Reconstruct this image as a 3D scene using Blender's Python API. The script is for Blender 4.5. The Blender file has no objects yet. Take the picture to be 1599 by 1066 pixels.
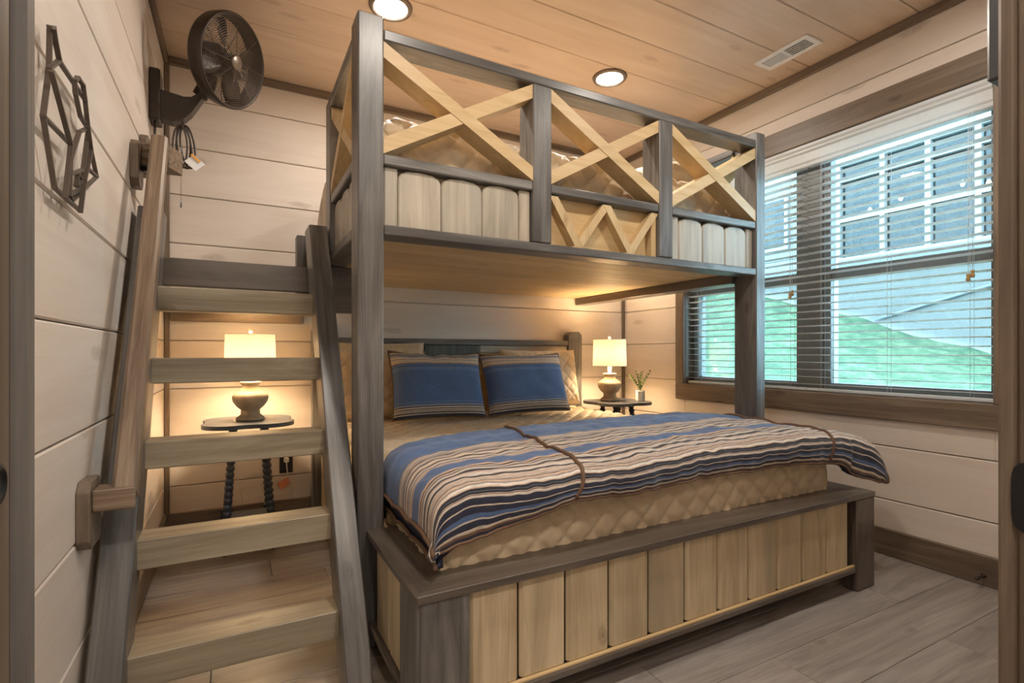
import bpy, bmesh, math, random
from mathutils import Vector, Matrix, noise

random.seed(7)
SC = bpy.context.scene
COL = SC.collection

# ------------------------------------------------------------------ camera
F_PX, YAW, V0 = 803.0, math.radians(28.25), 550.5
cam = bpy.data.cameras.new('camera')
cam.sensor_width = 36.0
cam.lens = F_PX / 1599.0 * 36.0
cam.shift_y = (V0 - 533.0) / 1599.0
cam.clip_start = 0.02
camo = bpy.data.objects.new('camera', cam)
COL.objects.link(camo)
camo.location = (0, 0, 1.0)
camo.rotation_euler = (math.pi / 2, 0, -YAW)
SC.camera = camo

# ------------------------------------------------------------------ sky and exposure
world = bpy.data.worlds.new('sky')
SC.world = world
world.use_nodes = True
wn = world.node_tree.nodes
wn['Background'].inputs['Color'].default_value = (0.58, 0.77, 1.0, 1)     # even overcast sky
wn['Background'].inputs['Strength'].default_value = 7.5
SC.view_settings.view_transform = 'Standard'
SC.view_settings.look = 'None'
SC.view_settings.gamma = 1.0
SC.view_settings.use_curve_mapping = False
SC.view_settings.exposure = 1.45
CEIL_LIGHT = 96.0           # emission of each recessed diffuser
CEIL_COL = (1.0, 0.915, 0.81)
LAMP_W = 6.5

# ------------------------------------------------------------------ room measures (metres)
XL, XR, YB, ZC = -0.34, 2.845, 3.33, 2.60
YF = -1.3                     # hall end behind the camera
DOORY = 0.28                  # room side of the doorway wall
SEAM0, SEAMD = 0.272, 0.265

# ------------------------------------------------------------------ materials
MATS = {}


def new_mat(name):
    m = bpy.data.materials.new(name)
    m.use_nodes = True
    MATS[name] = m
    nt = m.node_tree
    return m, nt, nt.nodes['Principled BSDF']


def N(nt, t, **kw):
    n = nt.nodes.new(t)
    for k, v in kw.items():
        if k in n.inputs:
            n.inputs[k].default_value = v
        else:
            setattr(n, k, v)
    return n


def ramp(nt, stops, interp='LINEAR'):
    r = nt.nodes.new('ShaderNodeValToRGB')
    r.color_ramp.interpolation = interp
    e = r.color_ramp.elements
    while len(e) > 1:
        e.remove(e[-1])
    e[0].position = stops[0][0]
    e[0].color = (*stops[0][1], 1)
    for p, c in stops[1:]:
        k = e.new(p)
        k.color = (*c, 1)
    return r


def math_n(nt, op, a=None, b=None):
    n = nt.nodes.new('ShaderNodeMath')
    n.operation = op
    for i, v in enumerate((a, b)):
        if v is None:
            continue
        if isinstance(v, (int, float)):
            n.inputs[i].default_value = v
        else:
            nt.links.new(v, n.inputs[i])
    return n.outputs[0]


def mixc(nt, fac, a, b, blend='MIX'):
    n = nt.nodes.new('ShaderNodeMix')
    n.data_type = 'RGBA'
    n.blend_type = blend
    for s, v in ((n.inputs[0], fac), (n.inputs[6], a), (n.inputs[7], b)):
        if isinstance(v, (int, float)):
            s.default_value = v
        elif isinstance(v, tuple):
            s.default_value = (*v, 1)
        else:
            nt.links.new(v, s)
    return n.outputs[2]


def wood(name, dark, mid, light, knot=(0.1, 0.06, 0.03), knots=0.5, rough=0.5, vary=0.12, bump=0.15,
         gs=(0.9, 9.0), knot_scale=(2.6, 6.5), coat=0.0, streak=None):
    """board material: grain along the board's own X axis, knots, a shade of its own for each board"""
    m, nt, P = new_mat(name)
    L = nt.links.new
    tc = N(nt, 'ShaderNodeTexCoord')
    oi = N(nt, 'ShaderNodeObjectInfo')
    off = nt.nodes.new('ShaderNodeVectorMath')
    off.operation = 'SCALE'
    cx = nt.nodes.new('ShaderNodeCombineXYZ')
    L(oi.outputs['Random'], cx.inputs[0])
    L(math_n(nt, 'MULTIPLY', oi.outputs['Random'], 7.3), cx.inputs[1])
    L(math_n(nt, 'MULTIPLY', oi.outputs['Random'], 3.1), cx.inputs[2])
    L(cx.outputs[0], off.inputs[0])
    off.inputs['Scale'].default_value = 17.0
    add = nt.nodes.new('ShaderNodeVectorMath')
    add.operation = 'ADD'
    L(tc.outputs['Object'], add.inputs[0])
    L(off.outputs[0], add.inputs[1])

    def mapped(sx, sy):
        mp = nt.nodes.new('ShaderNodeMapping')
        mp.inputs['Scale'].default_value = (sx, sy, sy)
        L(add.outputs[0], mp.inputs[0])
        return mp.outputs[0]
    n1 = N(nt, 'ShaderNodeTexNoise', Scale=1.6, Detail=5.0, Roughness=0.6, Distortion=1.2)
    L(mapped(*gs), n1.inputs['Vector'])
    n2 = N(nt, 'ShaderNodeTexNoise', Scale=1.0, Detail=4.0, Roughness=0.7)
    L(mapped(2.2, 130.0), n2.inputs['Vector'])
    fac = math_n(nt, 'ADD', math_n(nt, 'MULTIPLY', n1.outputs['Fac'], 0.72), math_n(nt, 'MULTIPLY', n2.outputs['Fac'], 0.30))
    r = ramp(nt, [(0.36, dark), (0.52, mid), (0.68, light)])
    L(fac, r.inputs[0])
    col = r.outputs[0]
    if streak:
        n3 = N(nt, 'ShaderNodeTexNoise', Scale=1.0, Detail=3.0, Roughness=0.6, Distortion=0.6)
        L(mapped(0.7, 5.0), n3.inputs['Vector'])
        sr = ramp(nt, [(0.5, (0, 0, 0)), (0.68, (1, 1, 1))])
        L(n3.outputs['Fac'], sr.inputs[0])
        col = mixc(nt, math_n(nt, 'MULTIPLY', sr.outputs[0], 0.65), col, streak)
    if knots > 0:
        vo = N(nt, 'ShaderNodeTexVoronoi', Scale=1.0)
        vo.voronoi_dimensions = '2D'
        sep = nt.nodes.new('ShaderNodeSeparateXYZ')
        L(add.outputs[0], sep.inputs[0])
        cb = nt.nodes.new('ShaderNodeCombineXYZ')
        L(math_n(nt, 'MULTIPLY', sep.outputs[0], knot_scale[0]), cb.inputs[0])
        L(math_n(nt, 'MULTIPLY', math_n(nt, 'ADD', sep.outputs[1], sep.outputs[2]), knot_scale[1]), cb.inputs[1])
        nk = N(nt, 'ShaderNodeTexNoise', Scale=14.0, Detail=2.0)
        L(add.outputs[0], nk.inputs['Vector'])
        wv = nt.nodes.new('ShaderNodeVectorMath')
        wv.operation = 'MULTIPLY_ADD'
        L(nk.outputs['Color'], wv.inputs[0])
        wv.inputs[1].default_value = (0.16, 0.16, 0.0)
        L(cb.outputs[0], wv.inputs[2])
        L(wv.outputs[0], vo.inputs['Vector'])
        wob = math_n(nt, 'ADD', vo.outputs['Distance'], math_n(nt, 'MULTIPLY', n2.outputs['Fac'], 0.05))
        kr = ramp(nt, [(0.045, (0.8, 0.8, 0.8)), (0.07, (0.35, 0.35, 0.35)), (0.085, (0.6, 0.6, 0.6)), (0.14, (0, 0, 0))])
        L(wob, kr.inputs[0])
        sc = nt.nodes.new('ShaderNodeSeparateColor')
        L(vo.outputs['Color'], sc.inputs[0])
        on = math_n(nt, 'LESS_THAN', sc.outputs[0], knots)
        col = mixc(nt, math_n(nt, 'MULTIPLY', math_n(nt, 'MULTIPLY', kr.outputs[0], on), 0.8), col, knot)
    hs = nt.nodes.new('ShaderNodeHueSaturation')
    L(col, hs.inputs['Color'])
    v = math_n(nt, 'ADD', math_n(nt, 'MULTIPLY', oi.outputs['Random'], 2 * vary), 1.0 - vary)
    L(v, hs.inputs['Value'])
    L(hs.outputs[0], P.inputs['Base Color'])
    P.inputs['Roughness'].default_value = rough
    if coat:
        P.inputs['Coat Weight'].default_value = coat
        P.inputs['Coat Roughness'].default_value = 0.25
    b = N(nt, 'ShaderNodeBump', Strength=bump, Distance=0.004)
    L(fac, b.inputs['Height'])
    L(b.outputs[0], P.inputs['Normal'])
    return m


def plain(name, col, rough=0.5, metal=0.0, noise_amt=0.06, nscale=30.0, bump=0.0):
    m, nt, P = new_mat(name)
    L = nt.links.new
    tc = N(nt, 'ShaderNodeTexCoord')
    n = N(nt, 'ShaderNodeTexNoise', Scale=nscale, Detail=3.0)
    L(tc.outputs['Object'], n.inputs['Vector'])
    r = ramp(nt, [(0.3, tuple(c * (1 - noise_amt) for c in col)), (0.7, tuple(min(1, c * (1 + noise_amt)) for c in col))])
    L(n.outputs['Fac'], r.inputs[0])
    L(r.outputs[0], P.inputs['Base Color'])
    P.inputs['Roughness'].default_value = rough
    P.inputs['Metallic'].default_value = metal
    if bump:
        b = N(nt, 'ShaderNodeBump', Strength=bump, Distance=0.003)
        L(n.outputs['Fac'], b.inputs['Height'])
        L(b.outputs[0], P.inputs['Normal'])
    return m


wood('whitewash', (0.72, 0.63, 0.555), (0.78, 0.695, 0.62), (0.82, 0.745, 0.675), knot=(0.45, 0.37, 0.31), knots=0.30, rough=0.5,
     vary=0.035, bump=0.04, gs=(0.5, 4.0), knot_scale=(1.5, 5.0))
wood('ceiling_pine', (0.58, 0.43, 0.315), (0.64, 0.49, 0.37), (0.69, 0.55, 0.43), knot=(0.38, 0.25, 0.18), knots=0.4, rough=0.3,
     vary=0.04, bump=0.03, gs=(0.5, 4.0), knot_scale=(1.7, 5.5))
wood('grey_stain', (0.075, 0.068, 0.063), (0.15, 0.14, 0.13), (0.26, 0.245, 0.23), knot=(0.04, 0.03, 0.025), knots=0.22, rough=0.36, vary=0.1, bump=0.3, coat=0.15, streak=(0.075, 0.072, 0.07))
wood('dark_stain', (0.060, 0.046, 0.036), (0.105, 0.083, 0.066), (0.16, 0.132, 0.108), knot=(0.03, 0.02, 0.015), knots=0.22, rough=0.32, vary=0.1, bump=0.2, coat=0.2, streak=(0.20, 0.175, 0.155))
wood('trim_stain', (0.10, 0.072, 0.050), (0.17, 0.125, 0.088), (0.25, 0.19, 0.14), knot=(0.05, 0.03, 0.02), knots=0.3, rough=0.42, vary=0.08, bump=0.2)
wood('pine_slat', (0.44, 0.34, 0.205), (0.59, 0.47, 0.30), (0.69, 0.57, 0.385), knot=(0.24, 0.15, 0.07), knots=0.4, rough=0.45, vary=0.09, bump=0.12,
     streak=(0.36, 0.30, 0.21))
wood('pine_grey', (0.36, 0.31, 0.24), (0.50, 0.44, 0.35), (0.60, 0.54, 0.44), knot=(0.24, 0.18, 0.12), knots=0.4, rough=0.45, vary=0.07, bump=0.12,
     streak=(0.34, 0.31, 0.26))
wood('pine_gold', (0.56, 0.38, 0.18), (0.66, 0.47, 0.245), (0.72, 0.54, 0.31), knot=(0.36, 0.19, 0.07), knots=0.25, rough=0.45, vary=0.06, bump=0.06)
wood('tread_pine', (0.22, 0.18, 0.125), (0.36, 0.30, 0.21), (0.46, 0.395, 0.285), knot=(0.13, 0.08, 0.045), knots=0.35, rough=0.42, vary=0.08, bump=0.12,
     streak=(0.25, 0.22, 0.17))
wood('oak_rail', (0.13, 0.085, 0.055), (0.24, 0.17, 0.115), (0.36, 0.27, 0.19), knots=0.0, rough=0.45, vary=0.06, bump=0.3, gs=(1.2, 22.0))
wood('floor_plank', (0.20, 0.175, 0.16), (0.31, 0.275, 0.25), (0.41, 0.37, 0.345), knot=(0.17, 0.14, 0.12), knots=0.18, rough=0.36, vary=0.13, bump=0.12,
     gs=(0.8, 8.0))
wood('headboard_green', (0.08, 0.09, 0.08), (0.13, 0.14, 0.12), (0.18, 0.19, 0.17), knots=0.1, rough=0.5)
plain('backing', (0.50, 0.41, 0.33), 0.9)
plain('seam_dark', (0.16, 0.12, 0.09), 0.9)
plain('white_paint', (0.80, 0.79, 0.77), 0.4)
plain('bronze', (0.052, 0.040, 0.032), 0.38, 0.35)
plain('grille_wire', (0.13, 0.10, 0.08), 0.35, 0.5)
plain('bronze_light', (0.20, 0.16, 0.13), 0.35, 0.6)
plain('iron', (0.15, 0.12, 0.10), 0.5, 0.3)
plain('black_metal', (0.018, 0.018, 0.02), 0.35, 0.4)
plain('black_plastic', (0.025, 0.025, 0.028), 0.35)
plain('tv_case', (0.06, 0.06, 0.065), 0.3)
plain('navy_paint', (0.035, 0.042, 0.062), 0.38, bump=0.1)
plain('table_top_paint', (0.085, 0.095, 0.115), 0.33, bump=0.05)
plain('lamp_ceramic', (0.40, 0.31, 0.21), 0.55, noise_amt=0.25, nscale=14, bump=0.15)
plain('pot_white', (0.72, 0.72, 0.71), 0.5)
plain('leaf', (0.16, 0.22, 0.07), 0.55, noise_amt=0.3, nscale=40)
plain('frame_grey', (0.25, 0.25, 0.245), 0.4)
plain('frame_tan', (0.36, 0.31, 0.24), 0.45)
plain('cord_brown', (0.06, 0.045, 0.035), 0.5)
plain('cord_white', (0.75, 0.73, 0.68), 0.5)
plain('tag_white', (0.80, 0.80, 0.80), 0.6)
plain('tag_orange', (0.80, 0.36, 0.04), 0.6)
plain('tag_red', (0.72, 0.28, 0.18), 0.5)
plain('wood_bead', (0.52, 0.32, 0.12), 0.45)
plain('piping', (0.16, 0.088, 0.05), 0.7)
plain('lining_navy', (0.022, 0.024, 0.055), 0.75, bump=0.15)
plain('steel', (0.55, 0.55, 0.55), 0.3, 0.9)
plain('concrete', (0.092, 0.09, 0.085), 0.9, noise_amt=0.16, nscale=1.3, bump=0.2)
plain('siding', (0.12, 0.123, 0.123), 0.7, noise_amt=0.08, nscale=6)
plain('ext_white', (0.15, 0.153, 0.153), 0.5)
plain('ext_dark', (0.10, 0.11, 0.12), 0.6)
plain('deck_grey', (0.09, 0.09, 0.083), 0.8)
plain('vent_dark', (0.02, 0.02, 0.02), 0.8)


def grass_mat():
    m, nt, P = new_mat('grass')
    L = nt.links.new
    tc = N(nt, 'ShaderNodeTexCoord')
    n = N(nt, 'ShaderNodeTexNoise', Scale=5.0, Detail=9.0, Roughness=0.78)
    L(tc.outputs['Object'], n.inputs['Vector'])
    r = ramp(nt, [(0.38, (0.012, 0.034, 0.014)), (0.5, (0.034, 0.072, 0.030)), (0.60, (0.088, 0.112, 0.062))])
    L(n.outputs['Fac'], r.inputs[0])
    L(r.outputs[0], P.inputs['Base Color'])
    P.inputs['Roughness'].default_value = 0.9
    n2 = N(nt, 'ShaderNodeTexNoise', Scale=60.0, Detail=4.0)
    L(tc.outputs['Object'], n2.inputs['Vector'])
    b = N(nt, 'ShaderNodeBump', Strength=0.8, Distance=0.03)
    L(n2.outputs['Fac'], b.inputs['Height'])
    L(b.outputs[0], P.inputs['Normal'])


def glass_mat(name, tint, refl):
    m, nt, P = new_mat(name)
    nt.nodes.remove(P)
    L = nt.links.new
    tr = N(nt, 'ShaderNodeBsdfTransparent')
    tr.inputs[0].default_value = (*tint, 1)
    gl = N(nt, 'ShaderNodeBsdfGlossy')
    gl.inputs['Roughness'].default_value = 0.02
    fr = N(nt, 'ShaderNodeFresnel')
    fr.inputs[0].default_value = 1.5
    mx = nt.nodes.new('ShaderNodeMixShader')
    L(math_n(nt, 'MULTIPLY', fr.outputs[0], refl), mx.inputs[0])
    L(tr.outputs[0], mx.inputs[1])
    L(gl.outputs[0], mx.inputs[2])
    L(mx.outputs[0], nt.nodes['Material Output'].inputs[0])


def emit_mat(name, col, s):
    m, nt, P = new_mat(name)
    P.inputs['Base Color'].default_value = (0.9, 0.9, 0.9, 1)
    P.inputs['Emission Color'].default_value = (*col, 1)
    P.inputs['Emission Strength'].default_value = s


def shade_mat():
    m, nt, P = new_mat('shade_linen')
    nt.nodes.remove(P)
    L = nt.links.new
    tc = N(nt, 'ShaderNodeTexCoord')
    n = N(nt, 'ShaderNodeTexNoise', Scale=120.0, Detail=2.0)
    L(tc.outputs['Object'], n.inputs['Vector'])
    r = ramp(nt, [(0.3, (0.62, 0.56, 0.46)), (0.7, (0.70, 0.64, 0.54))])
    L(n.outputs['Fac'], r.inputs[0])
    d = N(nt, 'ShaderNodeBsdfDiffuse')
    t = N(nt, 'ShaderNodeBsdfTranslucent')
    L(r.outputs[0], d.inputs[0])
    L(r.outputs[0], t.inputs[0])
    mx = nt.nodes.new('ShaderNodeMixShader')
    mx.inputs[0].default_value = 0.075
    L(d.outputs[0], mx.inputs[1])
    L(t.outputs[0], mx.inputs[2])
    L(mx.outputs[0], nt.nodes['Material Output'].inputs[0])


def blind_mat():
    m, nt, P = new_mat('blind_white')
    L = nt.links.new
    tc = N(nt, 'ShaderNodeTexCoord')
    n = N(nt, 'ShaderNodeTexNoise', Scale=40.0, Detail=2.0)
    L(tc.outputs['Object'], n.inputs['Vector'])
    r = ramp(nt, [(0.3, (0.85, 0.86, 0.86)), (0.7, (0.89, 0.90, 0.90))])
    L(n.outputs['Fac'], r.inputs[0])
    L(r.outputs[0], P.inputs['Base Color'])
    P.inputs['Roughness'].default_value = 0.35
    t = N(nt, 'ShaderNodeBsdfTranslucent')
    L(r.outputs[0], t.inputs[0])
    mx = nt.nodes.new('ShaderNodeMixShader')
    mx.inputs[0].default_value = 0.36
    L(P.outputs[0], mx.inputs[1])
    L(t.outputs[0], mx.inputs[2])
    L(mx.outputs[0], nt.nodes['Material Output'].inputs[0])


def quilt_mat(name, a, b):
    m, nt, P = new_mat(name)
    L = nt.links.new
    tc = N(nt, 'ShaderNodeTexCoord')
    n = N(nt, 'ShaderNodeTexNoise', Scale=22.0, Detail=5.0, Roughness=0.6)
    L(tc.outputs['Object'], n.inputs['Vector'])
    r = ramp(nt, [(0.3, a), (0.7, b)])
    L(n.outputs['Fac'], r.inputs[0])
    L(r.outputs[0], P.inputs['Base Color'])
    P.inputs['Roughness'].default_value = 0.55
    P.inputs['Sheen Weight'].default_value = 0.2
    bp = N(nt, 'ShaderNodeBump', Strength=0.2, Distance=0.004)
    L(n.outputs['Fac'], bp.inputs['Height'])
    L(bp.outputs[0], P.inputs['Normal'])


BLUE, BLUE2 = (0.085, 0.15, 0.31), (0.125, 0.20, 0.375)
NAVY, CREAM, PEACH, BROWN, BLACK = (0.025, 0.03, 0.06), (0.62, 0.54, 0.44), (0.62, 0.42, 0.27), (0.16, 0.09, 0.055), (0.02, 0.02, 0.025)


def stripe_mat(name, stops, fine_bands):
    """woven stripes across the UV's V; fine_bands lists (lo, hi) where thin light/dark threads alternate"""
    m, nt, P = new_mat(name)
    L = nt.links.new
    uv = N(nt, 'ShaderNodeUVMap')
    sep = nt.nodes.new('ShaderNodeSeparateXYZ')
    L(uv.outputs[0], sep.inputs[0])
    v = sep.outputs[1]
    r = ramp(nt, stops, 'CONSTANT')
    L(v, r.inputs[0])
    col = r.outputs[0]
    # heathered weave
    mp = nt.nodes.new('ShaderNodeMapping')
    mp.inputs['Scale'].default_value = (30.0, 260.0, 1.0)
    L(uv.outputs[0], mp.inputs[0])
    n = N(nt, 'ShaderNodeTexNoise', Scale=1.0, Detail=4.0, Roughness=0.7)
    L(mp.outputs[0], n.inputs['Vector'])
    wr = ramp(nt, [(0.35, (0.62, 0.62, 0.66)), (0.65, (1.35, 1.3, 1.25))])
    L(n.outputs['Fac'], wr.inputs[0])
    # ikat blotches in the brown band are broken along the thread
    # thin threads
    tv = math_n(nt, 'MULTIPLY', v, 55.0)
    w1 = N(nt, 'ShaderNodeTexNoise', Scale=1.0, Detail=2.0, Roughness=0.8)
    w1.noise_dimensions = '1D'
    L(tv, w1.inputs['W'])
    tr = ramp(nt, [(0.0, BLACK), (0.42, (0.10, 0.11, 0.16)), (0.47, PEACH), (0.52, (0.70, 0.66, 0.60)), (0.58, (0.20, 0.13, 0.10)), (0.63, (0.68, 0.62, 0.54))], 'CONSTANT')
    L(w1.outputs['Fac'], tr.inputs[0])
    mask = None
    for lo, hi in fine_bands:
        a = math_n(nt, 'MULTIPLY', math_n(nt, 'GREATER_THAN', v, lo), math_n(nt, 'LESS_THAN', v, hi))
        mask = a if mask is None else math_n(nt, 'ADD', mask, a)
    if mask is not None:
        col = mixc(nt, mask, col, tr.outputs[0])
    col = mixc(nt, 0.75, col, wr.outputs[0], 'MULTIPLY')
    L(col, P.inputs['Base Color'])
    P.inputs['Roughness'].default_value = 0.85
    P.inputs['Sheen Weight'].default_value = 0.2
    b = N(nt, 'ShaderNodeBump', Strength=0.3, Distance=0.002)
    L(n.outputs['Fac'], b.inputs['Height'])
    L(b.outputs[0], P.inputs['Normal'])


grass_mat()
glass_mat('window_glass', (0.84, 0.97, 0.945), 1.0)
glass_mat('far_glass', (0.40, 0.45, 0.48), 0.9)
emit_mat('diffuser', CEIL_COL, CEIL_LIGHT)
emit_mat('bulb_glow', (1.0, 0.62, 0.3), 6.0)
shade_mat()
blind_mat()
quilt_mat('quilt_tan', (0.56, 0.435, 0.28), (0.65, 0.52, 0.36))
stripe_mat('stripe_comforter', [(0.0, BLUE), (0.20, BLUE2), (0.24, BLUE), (0.40, CREAM), (0.54, BROWN), (0.57, (0.32, 0.2, 0.13)), (0.60, PEACH), (0.617, BLUE2),
                                (0.63, BLUE), (0.70, BLUE2), (0.712, PEACH), (0.727, BROWN), (0.76, PEACH), (0.77, BROWN), (0.80, CREAM), (0.83, PEACH), (0.845, CREAM),
                                (0.86, BROWN), (0.875, CREAM), (0.90, NAVY), (0.918, CREAM), (0.923, NAVY), (0.94, BLUE), (0.95, CREAM), (0.956, NAVY), (0.972, CREAM), (0.977, BROWN), (0.985, NAVY)],
           [(0.405, 0.53), (0.55, 0.598), (0.735, 0.90)])
stripe_mat('stripe_pillow', [(0.0, NAVY), (0.03, CREAM), (0.045, NAVY), (0.06, CREAM), (0.075, BLACK), (0.085, CREAM), (0.10, BLACK), (0.11, CREAM), (0.13, NAVY), (0.145, CREAM), (0.155, BLUE2),
                             (0.18, BLACK), (0.187, BLUE2), (0.21, BLUE), (0.66, BLUE2), (0.72, BLACK), (0.728, BLUE2), (0.76, BLACK), (0.768, PEACH), (0.80, CREAM), (0.83, (0.30, 0.22, 0.17)), (0.84, CREAM),
                             (0.87, PEACH), (0.885, (0.25, 0.3, 0.38)), (0.92, BLACK), (0.93, CREAM), (0.955, BROWN)], [])

# ------------------------------------------------------------------ object helpers
WM = {}


def reg(o, mw, parent):
    """place o at world matrix mw, optionally below parent"""
    o.matrix_world = mw
    WM[o.name] = mw.copy()
    if parent is not None:
        o.parent = parent
        o.matrix_parent_inverse = WM[parent.name].inverted()
        o.matrix_basis = mw
    return o


def tag(o, label=None, cat=None, group=None, kind=None):
    for k, v in (('label', label), ('category', cat), ('group', group), ('kind', kind)):
        if v:
            o[k] = v
    return o


def thing(name, label, cat, loc=(0, 0, 0), group=None):
    o = bpy.data.objects.new(name, None)
    o.empty_display_size = 0.05
    COL.objects.link(o)
    reg(o, Matrix.Translation(loc), None)
    return tag(o, label, cat, group)


def mesh_obj(name, bm, mat, parent=None, mw=None, smooth=False, label=None):
    me = bpy.data.meshes.new(name)
    bmesh.ops.recalc_face_normals(bm, faces=bm.faces)
    bm.to_mesh(me)
    bm.free()
    me.materials.append(MATS[mat])
    if smooth:
        for p in me.polygons:
            p.use_smooth = True
    o = bpy.data.objects.new(name, me)
    COL.objects.link(o)
    reg(o, mw or Matrix.Identity(4), parent)
    if label:
        o['label'] = label
    return o


def py_obj(name, vs, fs, mat, parent=None, smooth=True, uv=None, label=None, mw=None):
    me = bpy.data.meshes.new(name)
    me.from_pydata([tuple(v) for v in vs], [], fs)
    if uv:
        ul = me.uv_layers.new(name='UVMap')
        for lp in me.loops:
            ul.data[lp.index].uv = uv[lp.vertex_index]
    me.materials.append(MATS[mat])
    if smooth:
        for p in me.polygons:
            p.use_smooth = True
    me.update()
    o = bpy.data.objects.new(name, me)
    COL.objects.link(o)
    reg(o, mw or Matrix.Identity(4), parent)
    if label:
        o['label'] = label
    return o


def basis(ax, ay, az, loc):
    m = Matrix((ax, ay, az)).transposed().to_4x4()
    m.translation = loc
    return m


def bm_box(bm, sx, sy, sz, bev=0.0, c=(0, 0, 0)):
    r = bmesh.ops.create_cube(bm, size=1.0)
    bmesh.ops.scale(bm, vec=(sx, sy, sz), verts=r['verts'])
    bmesh.ops.translate(bm, vec=c, verts=r['verts'])
    if bev > 0:
        es = list({e for v in r['verts'] for e in v.link_edges})
        bmesh.ops.bevel(bm, geom=es, offset=min(bev, min(sx, sy, sz) * 0.4), segments=1, affect='EDGES', profile=0.5)


def bx(name, x0, x1, y0, y1, z0, z1, mat, parent=None, bev=0.004, label=None):
    """axis-aligned board whose own X axis is its longest side"""
    c = Vector(((x0 + x1) / 2, (y0 + y1) / 2, (z0 + z1) / 2))
    d = (abs(x1 - x0), abs(y1 - y0), abs(z1 - z0))
    i = d.index(max(d))
    ax = [Vector((1, 0, 0)), Vector((0, 1, 0)), Vector((0, 0, 1))]
    o = [(0, 1, 2), (1, 2, 0), (2, 0, 1)][i]
    bm = bmesh.new()
    bm_box(bm, d[o[0]], d[o[1]], d[o[2]], bev)
    return mesh_obj(name, bm, mat, parent, basis(ax[o[0]], ax[o[1]], ax[o[2]], c), label=label)


def beam(name, a, b, w, t, nrm, mat, parent=None, bev=0.003, ext=0.0, label=None):
    """board from a to b; t is its size along nrm, w across"""
    a, b, nrm = Vector(a), Vector(b), Vector(nrm).normalized()
    x = (b - a).normalized()
    nrm = (nrm - x * nrm.dot(x)).normalized()
    y = nrm.cross(x)
    bm = bmesh.new()
    bm_box(bm, (b - a).length + 2 * ext, w, t, bev)
    return mesh_obj(name, bm, mat, parent, basis(x, y, nrm, (a + b) / 2), label=label)


def prism(name, poly, axis, lo, hi, mat, parent=None, label=None, bev=0.0, smooth=False):
    """poly = list of 2D points in the two other axes (order y,z / x,z / x,y); extruded along axis; own X axis = longest direction"""
    def P(p, h):
        return {0: (h, p[0], p[1]), 1: (p[0], h, p[1]), 2: (p[0], p[1], h)}[axis]
    bm = bmesh.new()
    v0 = [bm.verts.new(P(p, lo)) for p in poly]
    v1 = [bm.verts.new(P(p, hi)) for p in poly]
    n = len(poly)
    bm.faces.new(v0)
    bm.faces.new(v1[::-1])
    for i in range(n):
        bm.faces.new((v0[i], v0[(i + 1) % n], v1[(i + 1) % n], v1[i]))
    if bev:
        bmesh.ops.bevel(bm, geom=list(bm.edges), offset=bev, segments=1, affect='EDGES', profile=0.5)
    co = [v.co for v in bm.verts]
    mn = Vector([min(c[i] for c in co) for i in range(3)])
    mx = Vector([max(c[i] for c in co) for i in range(3)])
    d = mx - mn
    i = max(range(3), key=lambda k: d[k])
    ax = [Vector((1, 0, 0)), Vector((0, 1, 0)), Vector((0, 0, 1))]
    o = [(0, 1, 2), (1, 2, 0), (2, 0, 1)][i]
    mw = basis(ax[o[0]], ax[o[1]], ax[o[2]], (mn + mx) / 2)
    bmesh.ops.transform(bm, matrix=mw.inverted(), verts=bm.verts)
    return mesh_obj(name, bm, mat, parent, mw, label=label, smooth=smooth)


def tube_data(pts, r, seg=8, closed=False):
    pts = [Vector(p) for p in pts]
    n = len(pts)
    vs, fs = [], []
    prev = None
    for i, p in enumerate(pts):
        if closed:
            t = (pts[(i + 1) % n] - pts[i - 1]).normalized()
        else:
            t = (pts[min(i + 1, n - 1)] - pts[max(i - 1, 0)]).normalized()
        if prev is None:
            u = t.orthogonal().normalized()
        else:
            u = (prev - t * prev.dot(t)).normalized()
        prev = u
        w = t.cross(u)
        rr = r[i] if isinstance(r, (list, tuple)) else r
        for k in range(seg):
            a = 2 * math.pi * k / seg
            vs.append(p + (u * math.cos(a) + w * math.sin(a)) * rr)
    m = n if closed else n - 1
    for i in range(m):
        for k in range(seg):
            a, b = i * seg + k, i * seg + (k + 1) % seg
            c, d = ((i + 1) % n) * seg + (k + 1) % seg, ((i + 1) % n) * seg + k
            fs.append((a, b, c, d))
    if not closed:
        fs.append(tuple(range(seg))[::-1])
        fs.append(tuple((n - 1) * seg + k for k in range(seg)))
    return vs, fs


def join(parts):
    vs, fs = [], []
    for v, f in parts:
        o = len(vs)
        vs += list(v)
        fs += [tuple(i + o for i in q) for q in f]
    return vs, fs


def tube(name, pts, r, mat, parent=None, seg=8, closed=False, label=None, mw=None):
    v, f = tube_data(pts, r, seg, closed)
    return py_obj(name, v, f, mat, parent, label=label, mw=mw)


def lathe_data(prof, seg=32, cap=True):
    vs, fs = [], []
    n = len(prof)
    for r, z in prof:
        for k in range(seg):
            a = 2 * math.pi * k / seg
            vs.append(Vector((r * math.cos(a), r * math.sin(a), z)))
    for i in range(n - 1):
        for k in range(seg):
            a, b = i * seg + k, i * seg + (k + 1) % seg
            fs.append((a, b, b + seg, a + seg))
    if cap:
        fs.append(tuple(range(seg))[::-1])
        fs.append(tuple((n - 1) * seg + k for k in range(seg)))
    return vs, fs


def lathe(name, prof, mat, parent=None, mw=None, seg=32, cap=True, label=None, smooth=True):
    v, f = lathe_data(prof, seg, cap)
    return py_obj(name, v, f, mat, parent, mw=mw, label=label, smooth=smooth)


def T(x, y, z):
    return Matrix.Translation((x, y, z))


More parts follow.
